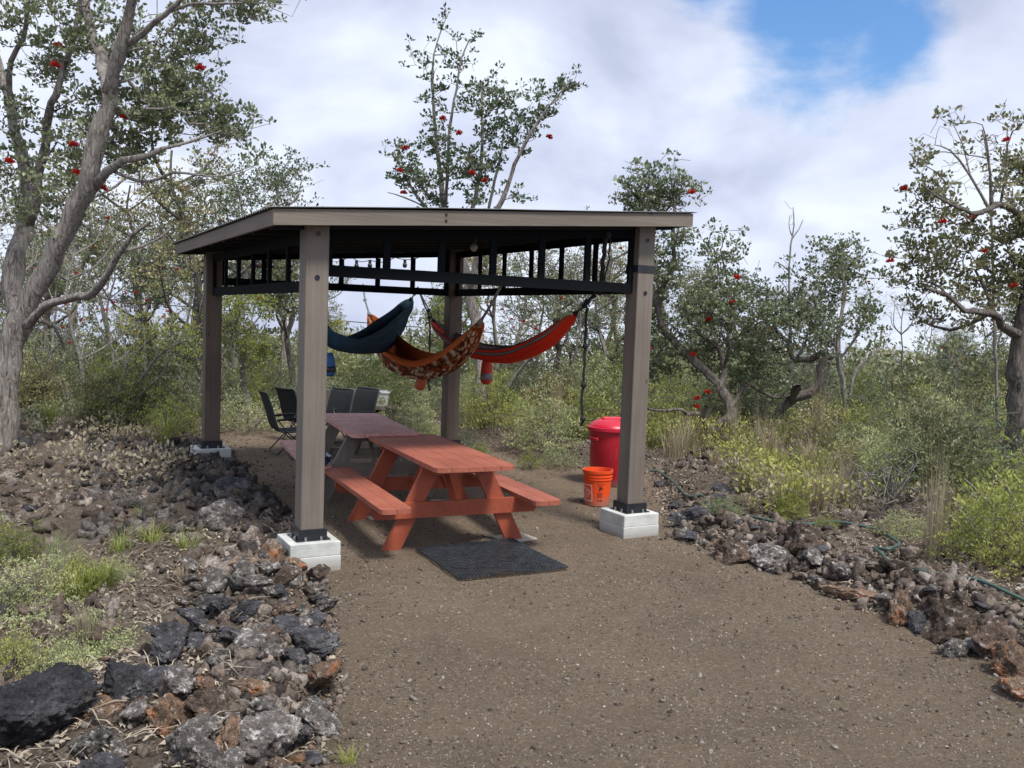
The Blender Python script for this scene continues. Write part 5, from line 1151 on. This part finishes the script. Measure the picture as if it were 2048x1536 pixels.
def grass(seed, n, h, sp, m, wd=.006, droop=.5, name='grass_tuft'):
    rn = np.random.default_rng(seed); V = []; F_ = []; k = 4
    for i in range(n):
        a = rn.uniform(0, 6.28); r = sp*rn.random(); p = np.array([math.cos(a)*r, math.sin(a)*r, -.02]); b = a+rn.normal(0, .8); hh = h*rn.uniform(.5, 1.1); dr = droop*rn.uniform(.1, 1); s_ = np.array([-math.sin(b), math.cos(b), 0])*wd
        for j in range(k+1):
            f = j/k; c = p+np.array([math.cos(b), math.sin(b), 0])*hh*dr*f*f+np.array([0, 0, hh*(f-.35*dr*f*f)]); w_ = 1-f*.9; V += [c-s_*w_, c+s_*w_]
        b0 = i*(k+1)*2; F_ += [(b0+2*j, b0+2*j+1, b0+2*j+3, b0+2*j+2) for j in range(k)]
    me = np_mesh(name, np.array(V), np.array(F_), m); return link(name, me)
GG = [grass(301, 70, .2, .07, M_leafY, .0028, 1.2), grass(302, 70, .26, .1, M_leafP, .0025, 1.3), grass(303, 70, 1.25, .10, M_dry, .004, .15), grass(304, 130, .55, .14, M_dry, .004, .5), grass(305, 90, .5, .12, M_leafG, .006, .6), grass(306, 120, .28, .12, M_leafG, .012, .8)]
PROTOS = GT+GS+GG
def put(proto, x, y, s=1., rz_=None, label=None, cat=None, group=None, sx=None, dz=0):
    o = copy_tree(proto); o.location = (x, y, H1(x, y)+dz); o.rotation_euler = (0, 0, rnd.uniform(0, 6.28) if rz_ is None else rz_); o.scale = (s*(sx or 1), s*(sx or 1), s); tag(o, label, cat, group); return o
def put_px(proto, px, Y, s, label, cat, group=None, rz_=None, sx=None):
    p = up(px, 800, Y); return put(proto, p.x, p.y, s, rz_, label, cat, group, sx)
def where_px(px, Y):
    f = 'far off ' if Y > 20 else ''
    if px < 60: return f+'behind the big forked trunk'
    if px < 180: return f+'just right of the big forked trunk'
    if px < 330: return f+'around the pale stemmed small tree'
    if px < 410: return f+'left of the rear left post'
    if px < 590: return f+'between the two left posts'
    if px < 780: return f+'beyond the folding chairs'
    if px < 920: return f+'left of the back post'
    if px < 1060: return f+'by the grey trunk behind the back post'
    if px < 1240: return f+'beyond the red bin'
    if px < 1420: return f+'left of the snaking trunk'
    if px < 1540: return f+'by the foot of the snaking trunk'
    if px < 1680: return f+'around the crooked tree'
    if px < 1800: return f+'right of the crooked tree'
    if px < 1920: return f+'beyond the tall dry reeds'
    return f+'by the right edge tree'
# trees behind: (px, distance, kind, height scale)
LG = 'trees in the thicket left of the shelter'; CG = 'trees beyond the shelter'; RG = 'trees in the scrub right of the shelter'
for px, Y, k, s in ((90, 17, 3, .8), (150, 20, 0, 1.0), (60, 23, 2, .9), (215, 22, 1, .85), (270, 18.5, 3, .8), (310, 21, 2, .9), (350, 18.5, 5, .75), (-20, 18, 1, 1.0), (120, 28, 2, .9), (330, 28, 1, .9), (170, 15, 5, .7), (20, 15.5, 5, .7), (95, 14.6, 5, .55), (240, 16, 5, .6), (285, 24, 5, .9)):
    put_px(GT[k], px, Y, s, ['slim dark leaved tree', 'leaning olive leaved tree', 'tall narrow olive tree', 'low leaning dark tree', 'bushy fresh green tree', 'leafless twiggy grey tree'][k]+' '+where_px(px, Y), 'tree', LG)
for px, Y, k, s, lb in ((415, 16.5, 2, .93, 'tall narrow tree reaching above the left eave of the roof'), (470, 18, 0, .92, 'tree with a slim pale trunk seen between the two left posts'), (385, 19, 3, 1.05, 'dark tree just left of the rear left post'), (555, 19.5, 0, 1.0, 'thin tree whose tip shows over the front left roof corner'), (500, 15.2, 4, .62, 'low bushy tree with red blossoms behind the folding chair'), (590, 16.5, 3, .8, 'tree standing directly behind the front left post')):
    put_px(GT[k], px, Y, s, lb, 'tree')
for px, Y, k, s in ((640, 24, 0, .56), (905, 22, 3, .7), (870, 34, 2, .5), (1010, 19, 1, .75), (1060, 21, 5, .8), (1100, 18, 3, .72), (1150, 20, 1, .72), (1200, 17.5, 0, .6), (1250, 19, 2, .64), (1290, 22, 1, .75), (1030, 25, 0, .8), (1180, 25, 2, .9), (925, 17.5, 4, .62), (1130, 16.6, 5, .65), (700, 30, 4, .42), (760, 30, 4, .36), (820, 26, 4, .42), (670, 24, 4, .5)):
    put_px(GT[k], px, Y, s, ['slim dark leaved tree', 'leaning olive leaved tree', 'tall narrow olive tree', 'low leaning dark tree', 'bushy fresh green tree', 'leafless twiggy grey tree'][k]+' '+where_px(px, Y), 'tree', CG)
for px, Y, k, s in ((1360, 19, 1, .6), (1430, 21, 0, .62), (1520, 20, 5, .6), (1610, 22, 1, .6), (1640, 19, 5, .6), (1770, 30, 4, .55), (1800, 21, 5, .55), (1850, 27, 5, .6), (1900, 24, 3, .5), (1945, 20, 5, .55), (2000, 24, 0, .55), (2070, 18, 1, .7), (1745, 38, 4, .6), (1960, 38, 4, .65), (1880, 30, 1, .6), (1560, 32, 4, .6), (1700, 42, 4, .8)):
    put_px(GT[k], px, Y, s, ['slim dark leaved tree', 'leaning olive leaved tree', 'tall narrow olive tree', 'low leaning dark tree', 'bushy fresh green tree', 'leafless twiggy grey tree'][k]+' '+where_px(px, Y), 'tree', RG)
SN = ['rounded fresh green shrub', 'low pale green shrub', 'upright olive shrub', 'grey green shrub', 'bare grey twiggy bush', 'small yellow green shrub', 'big pale green bush', 'big fresh green bush', 'big half bare grey green bush']
GN = ['small yellow green grass tuft', 'pale thin grass tuft', 'tall dry straw stalks', 'dry straw coloured grass clump', 'green grass clump', 'low broad leaved green plant']
def scatter_plants(n, pxr, Yr, wts, scl, where, group, seed, bias=1., dmin=.35):
    rr = random.Random(seed); c = 0
    while c < n:
        px = rr.uniform(*pxr); Y = Yr[0]+(Yr[1]-Yr[0])*rr.random()**bias; p = up(px, 800, Y)
        if 1385 < px < 1620 and Y < 13.9: c += .5; continue
        if float(poly_dist(np.array([p.x]), np.array([p.y]))[0]) < dmin: continue
        k = rr.choices(range(len(GS)), wts)[0]; s = rr.uniform(*scl); put(GS[k], p.x, p.y, s, None, ('smaller ' if s < scl[0]+(scl[1]-scl[0])*.4 else '')+SN[k]+' '+where_px(px, Y), 'shrub', group, rr.uniform(.85, 1.2)); c += 1
scatter_plants(44, (-80, 590), (12.8, 20), (2, 2, 2, 3, 5, 1, 2, 2, 4), (.65, 1.15), 'in the thicket left of the shelter', 'shrubs in the thicket left of the shelter', 1, dmin=.7)
scatter_plants(30, (400, 960), (15.4, 22), (2, 3, 2, 3, 1, 1, 4, 3, 2), (.5, .85), 'beyond the chairs', 'shrubs beyond the chairs', 2)
scatter_plants(36, (960, 1330), (13.3, 20), (2, 4, 1, 2, 4, 1, 3, 2, 3), (.6, 1.1), 'behind the red hammock and the bin', 'shrubs behind the shelter', 3)
scatter_plants(34, (1700, 2150), (9.5, 18), (3, 3, 2, 2, 4, 1.6, 2, 2, 2), (.5, 1.0), 'x', 'shrubs right of the shelter', 14, dmin=1.2)
scatter_plants(30, (1310, 1720), (10.5, 14.5), (3, 4, 1, 2, 3, 2, 0, 0, 0), (.24, .42), 'x', 'low shrubs round the snaking tree', 24, dmin=1.)
scatter_plants(26, (1330, 1760), (15, 19), (3, 3, 2, 2, 2, 1.4, 3, 3, 2), (.5, .9), 'in the scrub right of the shelter', 'shrubs right of the shelter', 4, dmin=1.2)
scatter_plants(50, (1300, 2200), (17, 34), (2, 2, 1, 2, 2, .5, 4, 4, 4), (.9, 1.5), 'farther off in the scrub on the right', 'far shrubs on the right', 5)
scatter_plants(26, (-100, 1000), (21, 34), (1, 2, 1, 2, 1, .5, 4, 4, 4), (.7, 1.05), 'farther off in the scrub behind', 'far shrubs behind the shelter', 6)
for px, py, k, s, lb in ((1990, 1140, 7, .56, 'dense yellow green bush at the right edge above the hose'), (2060, 1120, 5, 1.6, 'yellow green shrub cut by the right edge of the picture'), (1770, 1030, 4, .95, 'bare grey bush of tangled twigs above the hose'), (1690, 1010, 4, .7, 'smaller tangle of bare twigs left of the large twig bush'), (1600, 950, 0, .4, 'green shrub at the foot of the snaking tree'), (1490, 985, 2, .25, 'olive shrub behind the right border rocks'), (1800, 1075, 1, .38, 'low pale green plant beside the hose bend'), (1450, 1035, 1, .3, 'low pale plant at the start of the hose'), (1590, 1030, 0, .3, 'small green plant behind the border rocks'), (1650, 1060, 5, .28, 'tiny yellow green plant by the hose'), (1860, 950, 2, .95, 'tall olive bush left of the right edge trunk'), (1960, 1000, 3, 1.0, 'dark green bush before the right edge trunk'), (800, 893, 3, .5, 'grey green shrub just beyond the faded table, left of the back post'), (850, 885, 1, .5, 'pale shrub touching the back post on its left'), (770, 880, 0, .45, 'green shrub below the marker post'), (830, 872, 6, .5, 'pale green bush behind the marker post'), (960, 905, 5, .35, 'small yellow green sprig at the foot of the grey trunk'), (1120, 920, 1, .42, 'low pale green plant on the bank behind the tables'), (1060, 905, 5, .4, 'small yellow plant on the bank behind the tables'), (1090, 880, 6, .62, 'pale green bush behind the red table'), (1170, 880, 7, .6, 'green bush left of the red bin'), (1340, 880, 7, .6, 'green bush right of the front right post'), (340, 880, 0, .75, 'fresh green shrub left of the rear left post'), (500, 862, 1, .9, 'pale green shrub between the left posts'), (60, 1200, 1, .42, 'low green mat of plants at the left edge'), (150, 1180, 5, .4, 'small yellow green plant near the left edge'), (30, 1340, 5, .36, 'small green plant behind the largest boulder'), (225, 1165, 1, .25, 'low leafy sprig on the litter'), (20, 1130, 0, .4, 'green shrub at the left edge'), (930, 895, 3, .45, 'small shrub at the foot of the back post'), (105, 1350, 1, .28, 'pale green sprig by the dark boulders')):
    p = gp(px, py); put(GS[k], p.x, p.y, s, None, lb, 'shrub')
for px, py, k, s, lb in ((112, 1110, 1, 1.0, 'pale grass tuft at left, farthest left of the row'), (240, 1110, 0, 1.3, 'yellow green grass tuft in the litter, second from the left'), (305, 1080, 0, 1.3, 'yellow green grass tuft in the middle of the row'), (372, 1100, 0, 1.2, 'yellow green tuft at the right end of the row'), (290, 1035, 1, .8, 'thin pale tuft behind the row of tufts'), (365, 1165, 3, .3, 'small dry reddish tuft below the row'), (170, 1275, 3, .45, 'thin dry stalk tuft near the left boulders'), (695, 1525, 0, .5, 'tiny green tuft on the gravel at the bottom'), (330, 890, 4, 1.1, 'tall green grass clump left of the rear left post'), (120, 1135, 1, .8, 'sparse thin tuft before the leftmost one'), (1862, 1120, 2, .85, 'tall dry reed stalks standing by the hose on the right'), (1880, 1105, 2, .7, 'second bunch of tall dry stalks beside the reeds'), (1345, 915, 3, 1.2, 'dry straw clump right of the front right post'), (1370, 905, 3, 1.3, 'taller dry straw clump beside the first'), (200, 1180, 5, .8, 'broad leaved green plant on the litter, left'), (150, 1190, 5, .8, 'broad leaved plant beside the first, farther left'), (1500, 920, 3, .9, 'dry straw under the snaking trunk'), (1000, 880, 3, .7, 'straw tuft at the grey trunk behind the back post')):
    p = gp(px, py); put(GG[k], p.x, p.y, s, None, lb, 'grass tuft')
def scatter_grass(n, pxr, Yr, wts, scl, where, group, seed, dmin=.3):
    rr = random.Random(seed); c = 0
    while c < n:
        px = rr.uniform(*pxr); Y = rr.uniform(*Yr); p = up(px, 800, Y)
        if float(poly_dist(np.array([p.x]), np.array([p.y]))[0]) < dmin: continue
        k = rr.choices(range(6), wts)[0]; put(GG[k], p.x, p.y, rr.uniform(*scl), None, GN[k]+' '+where_px(px, Y), 'grass tuft', group); c += 1
scatter_grass(90, (1330, 2150), (9, 17), (1, 2, 2, 5, 3, 1), (.5, 1.2), 'in the scrub right of the shelter', 'grass in the scrub on the right', 8, .9)
scatter_grass(40, (-60, 600), (12.5, 17), (1, 2, .6, 3, 5, 2), (.6, 1.2), 'at the foot of the thicket left of the shelter', 'grass at the foot of the left thicket', 9, .5)
scatter_grass(24, (960, 1330), (12.8, 17), (1, 2, .5, 5, 3, 1), (.5, 1.), 'behind the red table', 'grass behind the red table', 10, .4)
for o in PROTOS:
    for ch in list(o.children): bpy.data.objects.remove(ch)
    bpy.data.objects.remove(o)
# countless far scrub and ground cover
def far_scrub(name, n, pxr, Yr, hmax, leaf, size, seed):
    rn = np.random.default_rng(seed); px = rn.uniform(*pxr, n); Yv = Yr[0]*(Yr[1]/Yr[0])**rn.random(n); P = np.array([up(a, 800, b) for a, b in zip(px, Yv)])
    mask = fbm(P[:, 0]*.5, P[:, 1]*.5, 3, seed); ok = (poly_dist(P[:, 0], P[:, 1]) > .8) & (mask > .36); P = P[ok]; mask = mask[ok]; z = H(P[:, 0], P[:, 1])
    top = hmax*(.25+1.3*(mask-.36)+.5*vn(P[:, 0]*1.3, P[:, 1]*1.3, seed+3)); P[:, 2] = z+top*rn.random(len(P))**.6
    o = link(name, leaves_mesh(name, P, 6, .14, size, leaf, .5)); o['kind'] = 'stuff'
far_scrub('far_scrub', 17000, (-700, 2700), (19, 62), 1.5, M_leafB, .13, 5)
far_scrub('far_scrub', 12000, (-700, 2700), (19, 62), 1.6, M_leafA, .12, 15)
far_scrub('low_ground_cover', 9000, (900, 2400), (9, 24), .42, M_leafG, .05, 25)
far_scrub('low_ground_cover', 8000, (-300, 950), (12.5, 22), .42, M_leafA, .05, 35)
far_scrub('low_dry_cover', 8000, (-300, 2400), (9, 24), .36, M_dry, .06, 45)
# lichen and moss patches on the left
rn = np.random.default_rng(3); C = []
for px, py, r, n in ((60, 1215, .28, 500), (150, 1300, .16, 260), (190, 1250, .12, 140), (215, 1290, .14, 220), (20, 1250, .2, 200)):
    p = gp(px, py); q = rn.normal(0, r*.6, (n, 2)); x = p.x+q[:, 0]; y = p.y+q[:, 1]; C.append(np.column_stack([x, y, H(x, y)+.01+.03*rn.random(n)]))
o = link('lichen_patch', leaves_mesh('lichen_patch', np.concatenate(C), 6, .02, .014, M_moss, .7)); o['kind'] = 'stuff'

# labels that still coincide are told apart by their order across the view
bpy.context.view_layer.update()
def view_x(o):
    d = Vector(o.matrix_world.translation)-Vector((0, 0, CH)); return d.dot(IX)/max(d.dot(F2), .1)
by = {}
for o in SC.objects:
    if o.parent is None and 'label' in o: by.setdefault(o['label'], []).append(o)
NTH = ['', 'second from ', 'third from ', 'fourth from ', 'fifth from ', 'sixth from ']
def order_word(i, n):
    if n == 2: return ['left one', 'right one'][i]
    if i == 0: return 'leftmost'
    if i == n-1: return 'rightmost'
    if n % 2 and i == n//2: return 'middle one'
    return NTH[i]+'left' if i < n/2 else NTH[n-1-i]+'right'
for lb, os_ in by.items():
    if 2 <= len(os_) <= 12:
        for i, o in enumerate(sorted(os_, key=view_x)):
            o['label'] = lb+', '+order_word(i, len(os_))
            if len(o['label'].split()) > 16: o['label'] = o['label'].replace(' lava rock', ' rock').replace('smaller ', '').replace('big half bare', 'half bare').replace('the foot of ', '').replace(' just right of', ' right of')
            if len(o['label'].split()) > 16: o['label'] = o['label'].replace('in the ', 'in ').replace('by the ', 'by ')
